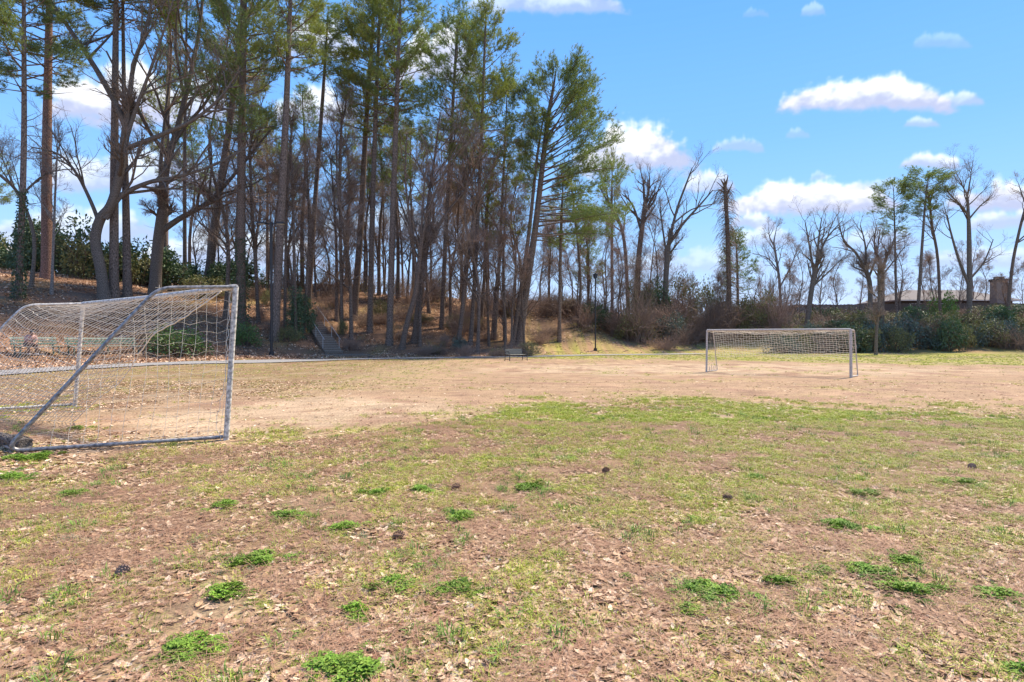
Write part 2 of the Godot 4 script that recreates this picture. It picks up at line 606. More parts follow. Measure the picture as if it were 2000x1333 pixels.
# a bare tree: trunk polyline (world, relative to base), optional limb polylines [[pts, r0], ...], auto limbs n[0]
func bare_tree(wood: MB, twig: MB, trunk: PackedVector3Array, r0: float, r1: float, limbs: Array, spec: Dictionary, r: RandomNumberGenerator) -> void:
	var p := spline(trunk, 4)
	var rad := PackedFloat32Array()
	for k in p.size():
		var t := float(k) / (p.size() - 1)
		rad.push_back(lerpf(r0, r1, pow(t, 0.85)) * (1.0 + 0.45 * exp(-maxf(p[k].y, 0.0) * 2.2)))
	wood.tube(p, rad, 9)
	for l in limbs:
		var q := spline(l[0], 4)
		wood.tube(q, taper(q.size(), l[1], l[1] * 0.28), 6)
		ramify(wood, twig, q, l[1], l[1] * 0.28, 1, spec, r)
	var m := p.size()
	var h := poly_len(p)
	for k in spec.n[0]:
		var t: float = r.randf_range(spec.get("base", 0.4), 1.0) if k > 1 else 1.0
		var fi := t * (m - 1)
		var i := mini(int(fi), m - 2)
		var at := p[i].lerp(p[i + 1], fi - i)
		var dir := (p[i + 1] - p[i]).normalized()
		var ang := deg_to_rad(r.randf_range(22.0, 62.0)) * (0.5 if t > 0.97 else 1.0)
		var nd := dir * cos(ang) + perp(dir, r) * sin(ang)
		var rr: float = lerpf(r0, r1, t) * r.randf_range(0.38, 0.62)
		if t > 0.97:
			rr = r1 * 0.85
		var l: float = spec.get("reach", 0.42) * h * r.randf_range(0.6, 1.1) * (1.15 - 0.5 * t)
		var q := wander(at, nd, l, 6, 0.2, 0.1, r)
		wood.tube(q, taper(q.size(), rr, maxf(rr * 0.25, 0.01)), 5)
		ramify(wood, twig, q, rr, maxf(rr * 0.25, 0.01), 1, spec, r)

func needle_tuft(mb: MB, at: Vector3, dir: Vector3, size: float, count: int, wdt: float, r: RandomNumberGenerator) -> void:
	for k in count:
		var d := (dir * r.randf_range(0.1, 1.0) + Vector3(r.randf_range(-1, 1), r.randf_range(-0.75, 1), r.randf_range(-1, 1)) * 0.95).normalized()
		var s := perp(d, r) * wdt
		var b := at + dir * r.randf_range(-0.5, 0.4) * size
		var ln := size * r.randf_range(0.65, 1.15)
		mb.tri(b - s, b + d * ln, b + s)

# a pine crown round the y axis from 0 to h
func pine_crown(seed_: int, h: float, rad: float, shape: int, density := 1.0, side := Vector3.ZERO) -> ArrayMesh:
	var r := RandomNumberGenerator.new()
	r.seed = seed_
	var wood := MB.new()
	var green := MB.new()
	var limbs := int((h * 3.0 + 8) * density)
	for k in limbs:
		var t := (k + r.randf()) / limbs
		var prof: float
		if shape == 0:        # rounded head on long bare lower limbs
			prof = sqrt(maxf(0.02, 1.0 - pow((t - 0.42) / 0.62, 2.0)))
		elif shape == 1:      # tapering
			prof = lerpf(0.85, 0.16, t) * (0.75 + 0.5 * smooth(0.0, 0.25, t))
		else:                 # flat, tufted top
			prof = 0.35 + 0.75 * smooth(0.2, 0.7, t) * smooth(1.12, 0.8, t)
		var az := k * 2.39996 + r.randf_range(-0.5, 0.5)
		var out := Vector3(cos(az), 0, sin(az))
		var reach: float = rad * prof * r.randf_range(0.6, 1.12) * (1.0 + side.dot(out))
		var rise := lerpf(-0.02, 0.95, pow(t, 1.3)) + r.randf_range(-0.12, 0.15)
		var p := wander(Vector3(0, t * h * 0.97, 0), out + Vector3.UP * rise, reach, 5, 0.14, 0.06, r)
		var r0 := lerpf(0.075, 0.02, t) * clampf(reach / 3.0, 0.45, 1.2)
		wood.tube(p, taper(p.size(), r0, 0.008), 4)
		if r.randf() < 0.16 * (1.0 - t):
			continue                                          # dead limb
		var subs := int(clampf(reach * 2.8, 4.0, 12.0))
		for s in subs:
			var u := lerpf(0.38, 1.0, (s + r.randf()) / subs)
			var fi := u * (p.size() - 1)
			var i := mini(int(fi), p.size() - 2)
			var at := p[i].lerp(p[i + 1], fi - i)
			var dir := (p[i + 1] - p[i]).normalized()
			var nd := (dir + perp(dir, r) * r.randf_range(0.3, 1.1) + Vector3.UP * 0.28).normalized()
			var q := wander(at, nd, r.randf_range(0.45, 1.0) * (1.15 - 0.4 * u), 2, 0.15, 0.1, r)
			wood.tube(q, taper(3, 0.014, 0.006), 3)
			for g in 7:
				var w: Vector3 = q[2] if g == 0 else q[1].lerp(q[2], r.randf()) + Vector3(r.randf_range(-1, 1), r.randf_range(-0.7, 1), r.randf_range(-1, 1)) * 0.5
				needle_tuft(green, w, (q[2] - q[1]).normalized(), r.randf_range(0.24, 0.40), 14, 0.019, r)
	var m := ArrayMesh.new()
	wood.add_to(m, mats.pine_bark)
	green.add_to(m, mats["needles_%d" % (seed_ % 3)])
	return m

func leaf(mb: MB, at: Vector3, d: Vector3, nrm: Vector3, ln: float, w: float) -> void:
	var s := d.cross(nrm).normalized() * w
	var mid := at + d * ln * 0.5
	var tip := at + d * ln - nrm * ln * 0.12
	var lift := nrm * w * 0.35
	mb.tri(at, mid + s + lift, tip)
	mb.tri(at, tip, mid - s + lift)

# leafy shrub about 1 m in radius on the ground: clumps of leaves with gaps, on stems
func shrub(seed_: int, clumps: int, per: int, ln: float, w: float, tall: float, stem_mat: Material, leaf_mat: Material) -> Array:
	var r := RandomNumberGenerator.new()
	r.seed = seed_
	var stems := MB.new()
	var green := MB.new()
	for k in clumps:
		var az := k * 2.39996 + r.randf()
		var t := (k + 0.5) / clumps
		var rr := sqrt(1.0 - pow(absf(t * 1.15 - 0.32), 2.2)) * r.randf_range(0.35, 0.85)
		var cc := Vector3(cos(az) * rr, (0.14 + t * 0.78) * tall * r.randf_range(0.85, 1.1), sin(az) * rr)
		var q := wander(Vector3(cos(az), 0, sin(az)) * 0.12, cc, cc.length(), 3, 0.12, 0.02, r)
		q[3] = cc
		stems.tube(q, taper(4, 0.03, 0.008), 4)
		var cr := r.randf_range(0.2, 0.38)
		for s in 5:
			var e := cc + Vector3(r.randf_range(-1, 1), r.randf_range(-0.6, 1), r.randf_range(-1, 1)) * cr
			stems.tube(PackedVector3Array([q[2], q[2].lerp(e, 0.55) + Vector3.UP * 0.03, e]), PackedFloat32Array([0.009, 0.007, 0.004]), 3)
		for s in per:
			var o := Vector3(r.randfn(), r.randfn() * 0.8, r.randfn())
			o = o.normalized() * pow(r.randf(), 0.45) * cr * (1.25 if s % 9 == 0 else 1.0)
			var d := (o.normalized() + Vector3(r.randf_range(-1, 1), r.randf_range(-0.8, 0.6), r.randf_range(-1, 1))).normalized()
			leaf(green, cc + o, d, (perp(d, r) + Vector3.UP * 0.6).normalized(), ln * r.randf_range(0.7, 1.25), w * r.randf_range(0.7, 1.2))
	return [stems.mesh(stem_mat), green.mesh(leaf_mat)]

# tangle of bare canes about 1 m in radius
func bramble(seed_: int, canes: int, tall: float, m: Material) -> Array:
	var r := RandomNumberGenerator.new()
	r.seed = seed_
	var mb := MB.new()
	var tw := MB.new()
	for k in canes:
		var az := r.randf() * TAU
		var rr := pow(r.randf(), 0.7) * 0.75
		var b := Vector3(cos(az) * rr, 0, sin(az) * rr)
		var p := wander(b, Vector3(r.randf_range(-0.8, 0.8), 1.4, r.randf_range(-0.8, 0.8)), tall * r.randf_range(0.5, 1.15), 6, 0.28, -0.09, r)
		mb.tube(p, taper(7, r.randf_range(0.009, 0.016), 0.004), 3)
		for s in 4:
			var i := r.randi_range(1, 5)
			var q := wander(p[i], (p[i + 1] - p[i]).normalized() + perp(Vector3.UP, r) * 0.8, r.randf_range(0.25, 0.6) * tall, 3, 0.3, 0.0, r)
			tw.tube(q, taper(4, 0.007, 0.003), 3)
	return [mb.mesh(m), tw.mesh(m)]

# leaves of a climber wrapped round a stretch of trunk polyline
func climber(p: PackedVector3Array, h0: float, h1: float, rad: float, count: int, ln: float, r: RandomNumberGenerator) -> MB:
	var mb := MB.new()
	for k in count:
		var y := lerpf(h0, h1, pow(r.randf(), 1.2))
		var at := along_y(p, y)
		var az := r.randf() * TAU
		var o := Vector3(cos(az), r.randf_range(-0.2, 0.2), sin(az))
		var rr := rad * r.randf_range(0.75, 1.35) * lerpf(1.2, 0.7, (y - h0) / (h1 - h0))
		var d := (o + Vector3(r.randf_range(-1, 1), r.randf_range(-1.2, 0.4), r.randf_range(-1, 1))).normalized()
		leaf(mb, at + o * rr, d, o, ln * r.randf_range(0.7, 1.3), ln * 0.36)
	return mb

func along_y(p: PackedVector3Array, y: float) -> Vector3:
	for k in p.size() - 1:
		if y <= p[k + 1].y:
			return p[k].lerp(p[k + 1], clampf((y - p[k].y) / maxf(p[k + 1].y - p[k].y, 0.001), 0, 1))
	return p[p.size() - 1]

# photo polyline -> points relative to the base of the tree, standing at depth d
func from_px(list: Array, base: Vector3, depth: float, drift := 0.0) -> PackedVector3Array:
	var out := PackedVector3Array()
	var x0: float = list[0][0]
	for q in list:
		var dd: float = depth + drift * absf(q[0] - x0) / F * depth
		out.push_back(at_px(q[0], q[1], dd) - base)
	return out

func make_plants() -> void:
	var bark := noise_tex(21, 0.045, 0.2, 1.4, 256, 5)
	var fine := noise_tex(22, 0.09, 0.6, 1.15, 256, 4)
	var lf := noise_tex(23, 0.03, 0.62, 1.3, 256, 3)
	mat("pine_bark", lin(0.33, 0.25, 0.20), 0.95, bark, Vector3(1.1, 0.35, 1.1), 4.0, false, Color.BLACK, 0.2)
	mat("red_pine_bark", lin(0.40, 0.245, 0.19), 0.95, bark, Vector3(1.5, 0.45, 1.5), 3.0, false, Color.BLACK, 0.2)
	mat("grey_bark", lin(0.30, 0.245, 0.20), 0.92, bark, Vector3(1.9, 0.6, 1.9), 2.0, false, Color.BLACK, 0.2)
	mat("brown_bark", lin(0.30, 0.22, 0.17), 0.94, bark, Vector3(1.6, 0.5, 1.6), 2.4, false, Color.BLACK, 0.2)
	mat("pale_bark", lin(0.42, 0.37, 0.33), 0.9, bark, Vector3(1.9, 0.6, 1.9), 1.5, false, Color.BLACK, 0.2)
	mat("twig", lin(0.30, 0.23, 0.185), 0.9, null, Vector3.ONE, 0.0, false, Color.BLACK, 0.2)
	mat("red_twig", lin(0.34, 0.235, 0.18), 0.9, null, Vector3.ONE, 0.0, false, Color.BLACK, 0.2)
	mat("vine_cane", lin(0.25, 0.18, 0.14), 0.9, null, Vector3.ONE, 0.0, false, Color.BLACK, 0.2)
	mat("needles_0", lin(0.37, 0.385, 0.125), 0.6, lf, Vector3(0.45, 0.45, 0.45), 0.0, false, Color(0.72, 0.80, 0.45), 0.35)
	mat("needles_1", lin(0.31, 0.36, 0.145), 0.6, lf, Vector3(0.45, 0.45, 0.45), 0.0, false, Color(0.72, 0.80, 0.45), 0.35)
	mat("needles_2", lin(0.42, 0.405, 0.125), 0.6, lf, Vector3(0.45, 0.45, 0.45), 0.0, false, Color(0.72, 0.80, 0.45), 0.35)
	mat("laurel_leaf", lin(0.125, 0.19, 0.085), 0.58, lf, Vector3(0.8, 0.8, 0.8), 0.0, false, Color(0.35, 0.45, 0.22))
	mat("bright_leaf", lin(0.15, 0.25, 0.06), 0.5, lf, Vector3(0.8, 0.8, 0.8), 0.0, false, Color(0.4, 0.5, 0.2))
	mat("olive_leaf", lin(0.27, 0.265, 0.095), 0.6, lf, Vector3(0.8, 0.8, 0.8), 0.0, false, Color(0.42, 0.45, 0.22))
	mat("blue_leaf", lin(0.19, 0.24, 0.185), 0.62, lf, Vector3(0.8, 0.8, 0.8), 0.0, false, Color(0.32, 0.4, 0.3))
	mat("yellow_leaf", lin(0.34, 0.31, 0.07), 0.6, lf, Vector3(0.8, 0.8, 0.8), 0.0, false, Color(0.45, 0.42, 0.2))
	mat("ivy_leaf", lin(0.085, 0.13, 0.05), 0.45, lf, Vector3(0.8, 0.8, 0.8), 0.0, false, Color(0.35, 0.42, 0.2))

const PINES := [
	# trunk polyline, width px, crown bottom row, crown radius, crown shape, bark, depth (0: from base), label
	[[[35, 585], [47, 300], [48, 0], [50, -110]], 16, 190, 4.2, 0, "pine_bark", 0, "slender dark pine with ivy up its trunk beside the tall red-barked pine", 1],
	[[[92, 545], [92, 300], [98, 0], [101, -170]], 27, 150, 4.6, 0, "red_pine_bark", 0, "tall pine with a thick straight reddish trunk rising out of the laurels", 2],
	[[[222, 582], [224, 300], [228, 0], [230, -170]], 23, 40, 4.5, 0, "pine_bark", 0, "thick grey pine trunk directly behind the crooked bare tree", 0],
	[[[249, 584], [246, 400], [243, 200], [240, -120]], 21, 30, 4.2, 0, "pine_bark", 0, "straight brown pine trunk beside the crooked bare tree's long low limb", 1],
	[[[322, 553], [326, 300], [334, 0], [338, -120]], 14, 150, 3.8, 0, "pine_bark", 0, "medium pine close behind the forked grey tree", 0],
	[[[361, 562], [361, 300], [365, 60], [366, -70]], 10, 210, 3.0, 1, "pine_bark", 0, "thin straight pine between the forked grey tree and a leaning pine", 1],
	[[[404, 562], [425, 400], [452, 220], [470, 40], [480, -70]], 22, 200, 4.4, 0, "pine_bark", 0, "stout pine leaning toward the lamp post, base level with the goal's crossbar", 2],
	[[[470, 642], [472, 300], [478, 0], [480, -170]], 24, 280, 4.4, 0, "brown_bark", 0, "big pine trunk wrapped in ivy straight behind the white goal post", 1],
	[[[535, 666], [550, 400], [560, 200], [568, 0], [575, -160]], 22, 140, 4.2, 0, "pine_bark", 0, "big pine trunk standing straight behind the taller black lamp post", 0],
	[[[602, 602], [615, 400], [630, 200], [638, 80], [642, 15]], 13, 150, 3.8, 0, "pine_bark", 0, "slim pine with a bare upper trunk just above the stairway", 1],
	[[[690, 624], [704, 450], [715, 250], [728, 60], [733, -10]], 18, 260, 4.6, 0, "brown_bark", 0, "pine leaning slightly behind the stairway's handrails", 2],
	[[[722, 650], [728, 400], [735, 200], [741, 50], [744, 5]], 15, 270, 4.3, 0, "pine_bark", 0, "upright pine with dense rounded green crown, second past the stairway", 0],
	[[[760, 674], [768, 400], [776, 180], [781, 40], [784, -12]], 17, 240, 4.3, 0, "pine_bark", 0, "pine with ruddy straight trunk rooted low on the bank near twin crooked stems", 1],
	[[[862, 642], [872, 430], [885, 200], [893, 60], [897, 30]], 12, 300, 4.6, 0, "pine_bark", 0, "tall pine whose wide bushy crown tops the middle of the wood", 1],
	[[[918, 674], [930, 500], [942, 220], [948, 60], [951, 35]], 12, 330, 4.4, 0, "pine_bark", 0, "tall slender pine with a tapering green crown next to the big leaning pine", 0],
	[[[965, 664], [976, 500], [985, 300], [992, 150]], 10, 340, 3.4, 1, "pine_bark", 0, "thin dark pine standing just behind the park bench", 1],
	[[[1000, 674], [1030, 480], [1050, 300], [1064, 220]], 13, 330, 2.6, 1, "pine_bark", 0, "narrower twin trunk hugging the big leaning pine", 0],
	[[[1092, 667], [1096, 440], [1101, 345]], 10, 440, 2.6, 1, "pine_bark", 0, "small upright pine past the big leaning pine, rooted in grass", 2],
	[[[1196, 600], [1195, 470], [1195, 380], [1196, 322]], 9, 470, 3.2, 2, "pine_bark", 0, "mid-height pine with drooping light green tufts above the shorter lamp post", 2],
	[[[1150, 610], [1148, 520], [1146, 445]], 8, 560, 3.0, 1, "pine_bark", 0, "low bushy young pine beside the shorter lamp post", 0],
	[[[1752, 604], [1748, 470], [1745, 366]], 7, 465, 3.1, 2, "pine_bark", 74, "spindly pine with a ragged tuft, shorter of the pair before the house", 1],
	[[[1790, 655], [1803, 450], [1812, 342]], 9, 425, 3.3, 2, "pine_bark", 70, "spindly pine with a flat dark tuft, taller of the pair before the house", 1],
	[[[1442, 610], [1440, 520], [1436, 455]], 8, 570, 3.0, 1, "pine_bark", 76, "small bushy pine half hidden behind the vine-hung snag", 1],
]

const BARES := [
	# trunk, width px at base, width at top, limbs [[polyline], width px], spec name, bark, depth, label, climber
	[[[204, 584], [197, 530], [186, 470], [196, 428], [216, 402], [232, 350], [240, 300], [247, 250]], 25, 15, [
		[[[247, 250], [225, 200], [185, 130], [135, 55], [98, 0], [70, -50]], 13], [[[247, 250], [254, 190], [262, 130], [285, 60], [303, -20]], 12],
		[[[205, 428], [228, 392], [250, 374], [300, 354], [350, 345], [420, 322], [492, 282]], 13], [[[250, 290], [320, 262], [380, 234], [430, 192], [468, 138]], 11],
		[[[195, 440], [178, 395], [150, 340], [115, 302], [62, 288]], 8], [[[240, 300], [262, 225], [290, 150], [318, 70], [340, 0]], 9]], "big", "grey_bark", 0, "crooked bare tree with a sharply bent trunk and a long low sweeping limb", 0],
	[[[302, 578], [305, 520], [310, 465], [318, 410]], 27, 19, [
		[[[312, 455], [350, 428], [400, 400], [440, 362], [490, 302], [528, 255]], 13], [[[318, 410], [325, 330], [350, 240], [372, 150], [390, 60], [400, -40]], 15],
		[[[318, 410], [314, 330], [322, 240], [335, 120], [330, 10]], 9], [[[330, 300], [360, 250], [410, 190], [440, 110], [450, 40]], 8]], "big", "grey_bark", 0, "forked smooth grey bare tree whose sideways limb arches over the goal", 0],
	[[[783, 684], [795, 632], [812, 570], [820, 500]], 14, 9, [[[[820, 500], [835, 420], [862, 350], [905, 262]], 7], [[[815, 545], [803, 450], [792, 350], [795, 260]], 7], [[[820, 500], [826, 400], [835, 300]], 6]], "mid", "brown_bark", 0, "bare tree with a low-forking swerving trunk close to the path edge", 0],
	[[[809, 670], [822, 560], [832, 480]], 17, 12, [[[[832, 480], [872, 418], [912, 366], [940, 300]], 8], [[[832, 480], [836, 400], [850, 300], [860, 220]], 8], [[[828, 510], [795, 430], [770, 360]], 6]], "mid", "brown_bark", 0, "stout bare tree spreading in a wide vase above the bank", 0],
	[[[891, 684], [902, 620], [912, 520], [926, 430]], 12, 8, [[[[926, 430], [950, 350], [985, 280]], 5], [[[926, 430], [920, 340], [905, 270]], 5]], "mid", "brown_bark", 0, "bare tree leaning gently, a pale shrub at its foot", 0],
	[[[668, 654], [665, 450], [664, 330], [668, 230]], 9, 5, [], "thin", "brown_bark", 0, "thin dark bare trunk rising just beside the stairway's upper end", 0],
	[[[505, 630], [498, 500], [492, 400], [488, 290]], 9, 5, [], "thin", "brown_bark", 0, "thin bare tree between the ivy-wrapped pine and the lamp post", 0],
	[[[556, 648], [558, 500], [562, 360], [570, 260]], 8, 4, [], "thin", "brown_bark", 0, "thin bare tree just past the taller lamp post", 0],
	[[[578, 662], [574, 480], [572, 380], [568, 280]], 8, 4, [], "thin", "brown_bark", 0, "thin bare tree with an ivy bush round its foot beside the stairway", 1],
	[[[592, 650], [600, 540], [604, 440], [600, 330]], 8, 4, [], "thin", "brown_bark", 0, "slight bare tree at the stairway's edge growing from the ivy bush", 0],
	[[[938, 640], [946, 540], [950, 420], [962, 330]], 9, 5, [], "thin", "brown_bark", 0, "bare tree in the tangle between the bench and the wood's middle", 0],
	[[[1128, 640], [1134, 560], [1128, 470], [1120, 400]], 8, 4, [], "mid", "brown_bark", 0, "bare tree with reddish twigs behind the shorter lamp post", 0],
	[[[1240, 625], [1248, 500], [1256, 430], [1260, 395]], 15, 8, [[[[1252, 450], [1235, 400], [1215, 380]], 6], [[[1258, 420], [1275, 385], [1290, 370]], 6]], "mid", "brown_bark", 0, "shaggy vine-hung tree with a thick dark trunk on the far rise", 2],
	[[[1228, 612], [1222, 500], [1212, 440], [1190, 400]], 10, 5, [], "mid", "brown_bark", 0, "vine-hung tree bowing away from its thicker neighbour on the rise", 2],
	[[[1298, 642], [1300, 560], [1305, 480]], 14, 10, [[[[1305, 480], [1322, 410], [1342, 355], [1352, 328]], 7], [[[1305, 480], [1332, 440], [1366, 402], [1392, 372]], 7], [[[1302, 500], [1292, 430], [1288, 385]], 5], [[[1312, 440], [1350, 410], [1395, 398]], 4]], "mid", "grey_bark", 0, "tall bare grey tree with long limbs reaching toward the vine-hung snag", 1],
	[[[1426, 606], [1422, 480], [1416, 366]], 13, 7, [[[[1417, 380], [1405, 372], [1396, 390]], 4]], "snag", "brown_bark", 72, "dead snag draped from top to foot in hanging vines", 3],
	[[[1526, 606], [1522, 545], [1512, 480]], 8, 4, [[[[1524, 560], [1545, 520], [1560, 478]], 4], [[[1520, 530], [1500, 505], [1470, 495]], 3]], "mid", "pale_bark", 84, "pale bare tree standing alone in the gap above the far goal", 0],
	[[[1572, 642], [1585, 570], [1594, 520]], 12, 9, [[[[1594, 520], [1612, 470], [1645, 432]], 6], [[[1590, 535], [1580, 475], [1572, 432]], 5], [[[1594, 520], [1600, 460], [1605, 425]], 5], [[[1588, 560], [1620, 530], [1650, 500]], 4]], "mid", "grey_bark", 70, "bare tree with a twiggy bowed crown just beyond the far goal", 0],
	[[[1697, 610], [1700, 565], [1692, 530]], 11, 8, [[[[1692, 530], [1672, 495], [1648, 470], [1640, 440]], 6], [[[1692, 530], [1690, 480], [1680, 440]], 5], [[[1696, 545], [1712, 500], [1718, 450]], 5]], "mid", "grey_bark", 70, "many-armed bare tree fanning out over the hedge, nearer the far goal", 0],
	[[[1722, 612], [1724, 560], [1722, 525]], 10, 7, [[[[1722, 525], [1708, 480], [1712, 440]], 5], [[[1722, 525], [1742, 480], [1752, 445]], 5], [[[1722, 540], [1750, 505], [1768, 480]], 4]], "mid", "brown_bark", 68, "many-armed bare tree fanning out over the hedge, nearer the house", 0],
	[[[1838, 600], [1832, 510], [1820, 440], [1816, 395]], 7, 4, [], "thin", "brown_bark", 72, "thin curving bare trunk in front of the low house", 0],
	[[[1894, 612], [1893, 480], [1891, 420], [1889, 385]], 13, 4, [[[[1894, 560], [1872, 505], [1856, 450], [1850, 420]], 6], [[[1891, 430], [1915, 402], [1938, 382]], 4], [[[1891, 420], [1866, 392], [1848, 372]], 4], [[[1895, 545], [1922, 512], [1940, 468]], 5]], "mid", "grey_bark", 70, "tallest bare tree over the hedge, upright beside the brick chimney", 0],
	[[[1966, 604], [1976, 530], [1990, 455], [2004, 400]], 8, 4, [], "mid", "brown_bark", 70, "leaning bare tree just past the brick chimney", 0],
	[[[1711, 694], [1713, 640], [1717, 590], [1716, 540]], 7, 5, [], "thin", "grey_bark", 0, "thin trunk standing clear of the hedge at the grass edge behind the far goal", 0],
	[[[100, 575], [104, 480], [108, 380], [112, 300]], 7, 3, [], "thin", "pale_bark", 0, "pale sapling in front of the red-barked pine", 0],
	[[[60, 560], [66, 460], [30, 370], [-20, 330]], 9, 5, [[[[40, 385], [90, 340], [150, 330]], 5]], "mid", "grey_bark", 0, "bare tree spreading low limbs behind the slender ivied pine", 0],
]
const SPECS := {
	"big": {"n": [5, 11, 7, 5, 0], "base": 0.7, "reach": 0.4, "wob": 0.24, "up": 0.08},
	"mid": {"n": [7, 6, 6, 4, 1], "base": 0.55, "reach": 0.4, "wob": 0.24, "up": 0.09},
	"thin": {"n": [15, 6, 5, 4, 0], "base": 0.35, "reach": 0.22, "wob": 0.22, "up": 0.09},
	"snag": {"n": [6, 2, 2, 0, 0], "base": 0.4, "reach": 0.12, "wob": 0.25, "up": -0.1},
}

func place_pine(e: Array, seed_: int, group := "") -> void:
	var r := RandomNumberGenerator.new()
	r.seed = seed_
	var list: Array = e[0]
	var hit: Vector3
	if e[6] > 0:
		var d: float = e[6]
		var x: float = (list[0][0] - HX) / F * d
		hit = on_ground(x, d)
	else:
		hit = ground_hit(list[0][0], list[0][1], 24.0)
	var depth := -hit.z
	var base := Vector3(hit.x, ground_y(hit.x, depth), -depth)
	var p := from_px(list, base, depth)
	p[0] = Vector3(0, -0.35, 0)
	var t := thing("pine_tree", e[7], "tree", base, 0.0, group)
	var q := spline(p, 5)
	var r0: float = e[1] * 0.37 / F * depth
	var rad := PackedFloat32Array()
	for k in q.size():
		var u := float(k) / (q.size() - 1)
		rad.push_back(maxf(r0 * (1.0 - 0.86 * pow(u, 1.5)), 0.03) * (1.0 + 0.4 * exp(-maxf(q[k].y, 0.0) * 1.8)))
	var mb := MB.new()
	mb.tube(q, rad, 10)
	var top := p[p.size() - 1]
	var cb := at_px(0, e[2], depth).y - base.y
	# dead stubs and thin lower limbs
	for k in 14:
		var y := lerpf(cb * 0.45, cb * 1.05, r.randf())
		var at := along_y(q, y)
		var az := r.randf() * TAU
		var w := wander(at, Vector3(cos(az), r.randf_range(-0.1, 0.35), sin(az)), r.randf_range(0.6, 2.6), 4, 0.16, 0.02, r)
		mb.tube(w, taper(5, 0.032, 0.008), 4)
	part("trunk", mb.mesh(mats[e[5]]), t)
	var foot := along_y(q, cb)
	var h := top.y - cb
	var dir := (top - foot).normalized()
	var key := "%d_%d_%d" % [e[4], e[8], seed_ % 2]
	if not crowns.has(key):
		crowns[key] = pine_crown(1500 + crowns.size() * 3 + e[8], 14.0 if e[4] == 0 else 9.0, 4.4 if e[4] == 0 else 3.2, e[4])
	var crown: ArrayMesh = crowns[key]
	var bs := Basis.IDENTITY
	var ax := Vector3.UP.cross(dir)
	if ax.length() > 0.001:
		bs = Basis(ax.normalized(), Vector3.UP.angle_to(dir))
	var rs: float = e[3] * 1.08 / (4.4 if e[4] == 0 else 3.2)
	bs = bs * Basis(Vector3.UP, r.randf() * TAU) * Basis.from_scale(Vector3(rs, h / (14.0 if e[4] == 0 else 9.0), rs))
	part("crown", crown, t, Transform3D(bs, foot))
	if e[7].contains("ivy"):
		var c := climber(q, 0.1, 7.5, r0 * 1.25, 1500, 0.15, r)
		part("ivy", c.mesh(mats.ivy_leaf), t)

func place_bare(e: Array, seed_: int, group := "") -> void:
	var r := RandomNumberGenerator.new()
	r.seed = seed_
	var list: Array = e[0]
	var hit: Vector3
	if e[6] > 0:
		hit = on_ground((list[0][0] - HX) / F * float(e[6]), e[6])
	else:
		hit = ground_hit(list[0][0], list[0][1], 24.0)
	var depth := -hit.z
	var base := Vector3(hit.x, ground_y(hit.x, depth), -depth)
	var p := from_px(list, base, depth)
	p[0] = Vector3(0, -0.3, 0)
	var limbs := []
	for l in e[3]:
		limbs.append([from_px(l[0], base, depth, r.randf_range(-0.35, 0.35)), l[1] * 0.5 / F * depth])
	var wood := MB.new()
	var twig := MB.new()
	bare_tree(wood, twig, p, e[1] * 0.40 / F * depth, e[2] * 0.5 / F * depth, limbs, SPECS[e[4]], r)
	var t := thing("bare_tree", e[7], "tree", base, 0.0, group)
	part("trunk", wood.mesh(mats[e[5]]), t)
	part("crown", twig.mesh(mats.twig if seed_ % 3 else mats.red_twig), t)
	var q := spline(p, 4)
	if e[8] == 1:
		part("ivy", climber(q, 0.0, 4.5, 0.55, 1400, 0.14, r).mesh(mats.laurel_leaf), t)
	if e[8] >= 2:
		var mb := MB.new()
		var topy := q[q.size() - 1].y
		for k in (760 if e[8] == 3 else 300):
			var y := lerpf(0.2, topy, pow(r.randf(), 0.8))
			var az := r.randf() * TAU
			var o := Vector3(cos(az), 0, sin(az))
			var rr := r.randf_range(0.25, 0.9) * lerpf(1.3, 0.5, y / topy) * (1.2 if e[8] == 3 else 1.25)
			var w := wander(along_y(q, y) + o * rr * 0.35, o + Vector3(r.randf_range(-0.6, 0.6), 0.3, r.randf_range(-0.6, 0.6)), r.randf_range(0.8, 2.4), 6, 0.3, -0.32, r)
			mb.tube(w, taper(7, 0.026, 0.009), 3)
		part("vines", mb.mesh(mats.vine_cane), t)

# ---------------------------------------------------------------- goals
func rounded(p: PackedVector3Array, rad: float, sub := 6) -> PackedVector3Array:   # polyline with rounded corners
	var out := PackedVector3Array([p[0]])
	for k in range(1, p.size() - 1):
		var a := (p[k - 1] - p[k]).normalized()
		var b := (p[k + 1] - p[k]).normalized()
		var A := p[k] + a * rad
		var B := p[k] + b * rad
		for s in sub + 1:
			var t := float(s) / sub
			out.push_back(A.lerp(p[k], t).lerp(p[k].lerp(B, t), t))
	out.push_back(p[p.size() - 1])
	return out

func pipe(p: PackedVector3Array, r: float, m: Material, sides := 14) -> ArrayMesh:
	var mb := MB.new()
	var rr := PackedFloat32Array()
	rr.resize(p.size())
	rr.fill(r)
	mb.tube(p, rr, sides, Color.WHITE, true)
	return mb.mesh(m)

func net_mesh(rows: Array, r: float, m: Material, seed_: int, slack := 0.01) -> ArrayMesh:
	var g := RandomNumberGenerator.new()
	g.seed = seed_
	for k in rows.size():
		for j in rows[k].size():
			rows[k][j] += Vector3(g.randf_range(-1, 1), g.randf_range(-1, 1), g.randf_range(-1, 1)) * slack
	var mb := MB.new()
	for k in rows.size():
		mb.tube(rows[k], taper(rows[k].size(), r, r), 3)
	for j in rows[0].size():
		var col := PackedVector3Array()
		for k in rows.size():
			col.push_back(rows[k][j])
		mb.tube(col, taper(col.size(), r, r), 3)
	return mb.mesh(m)

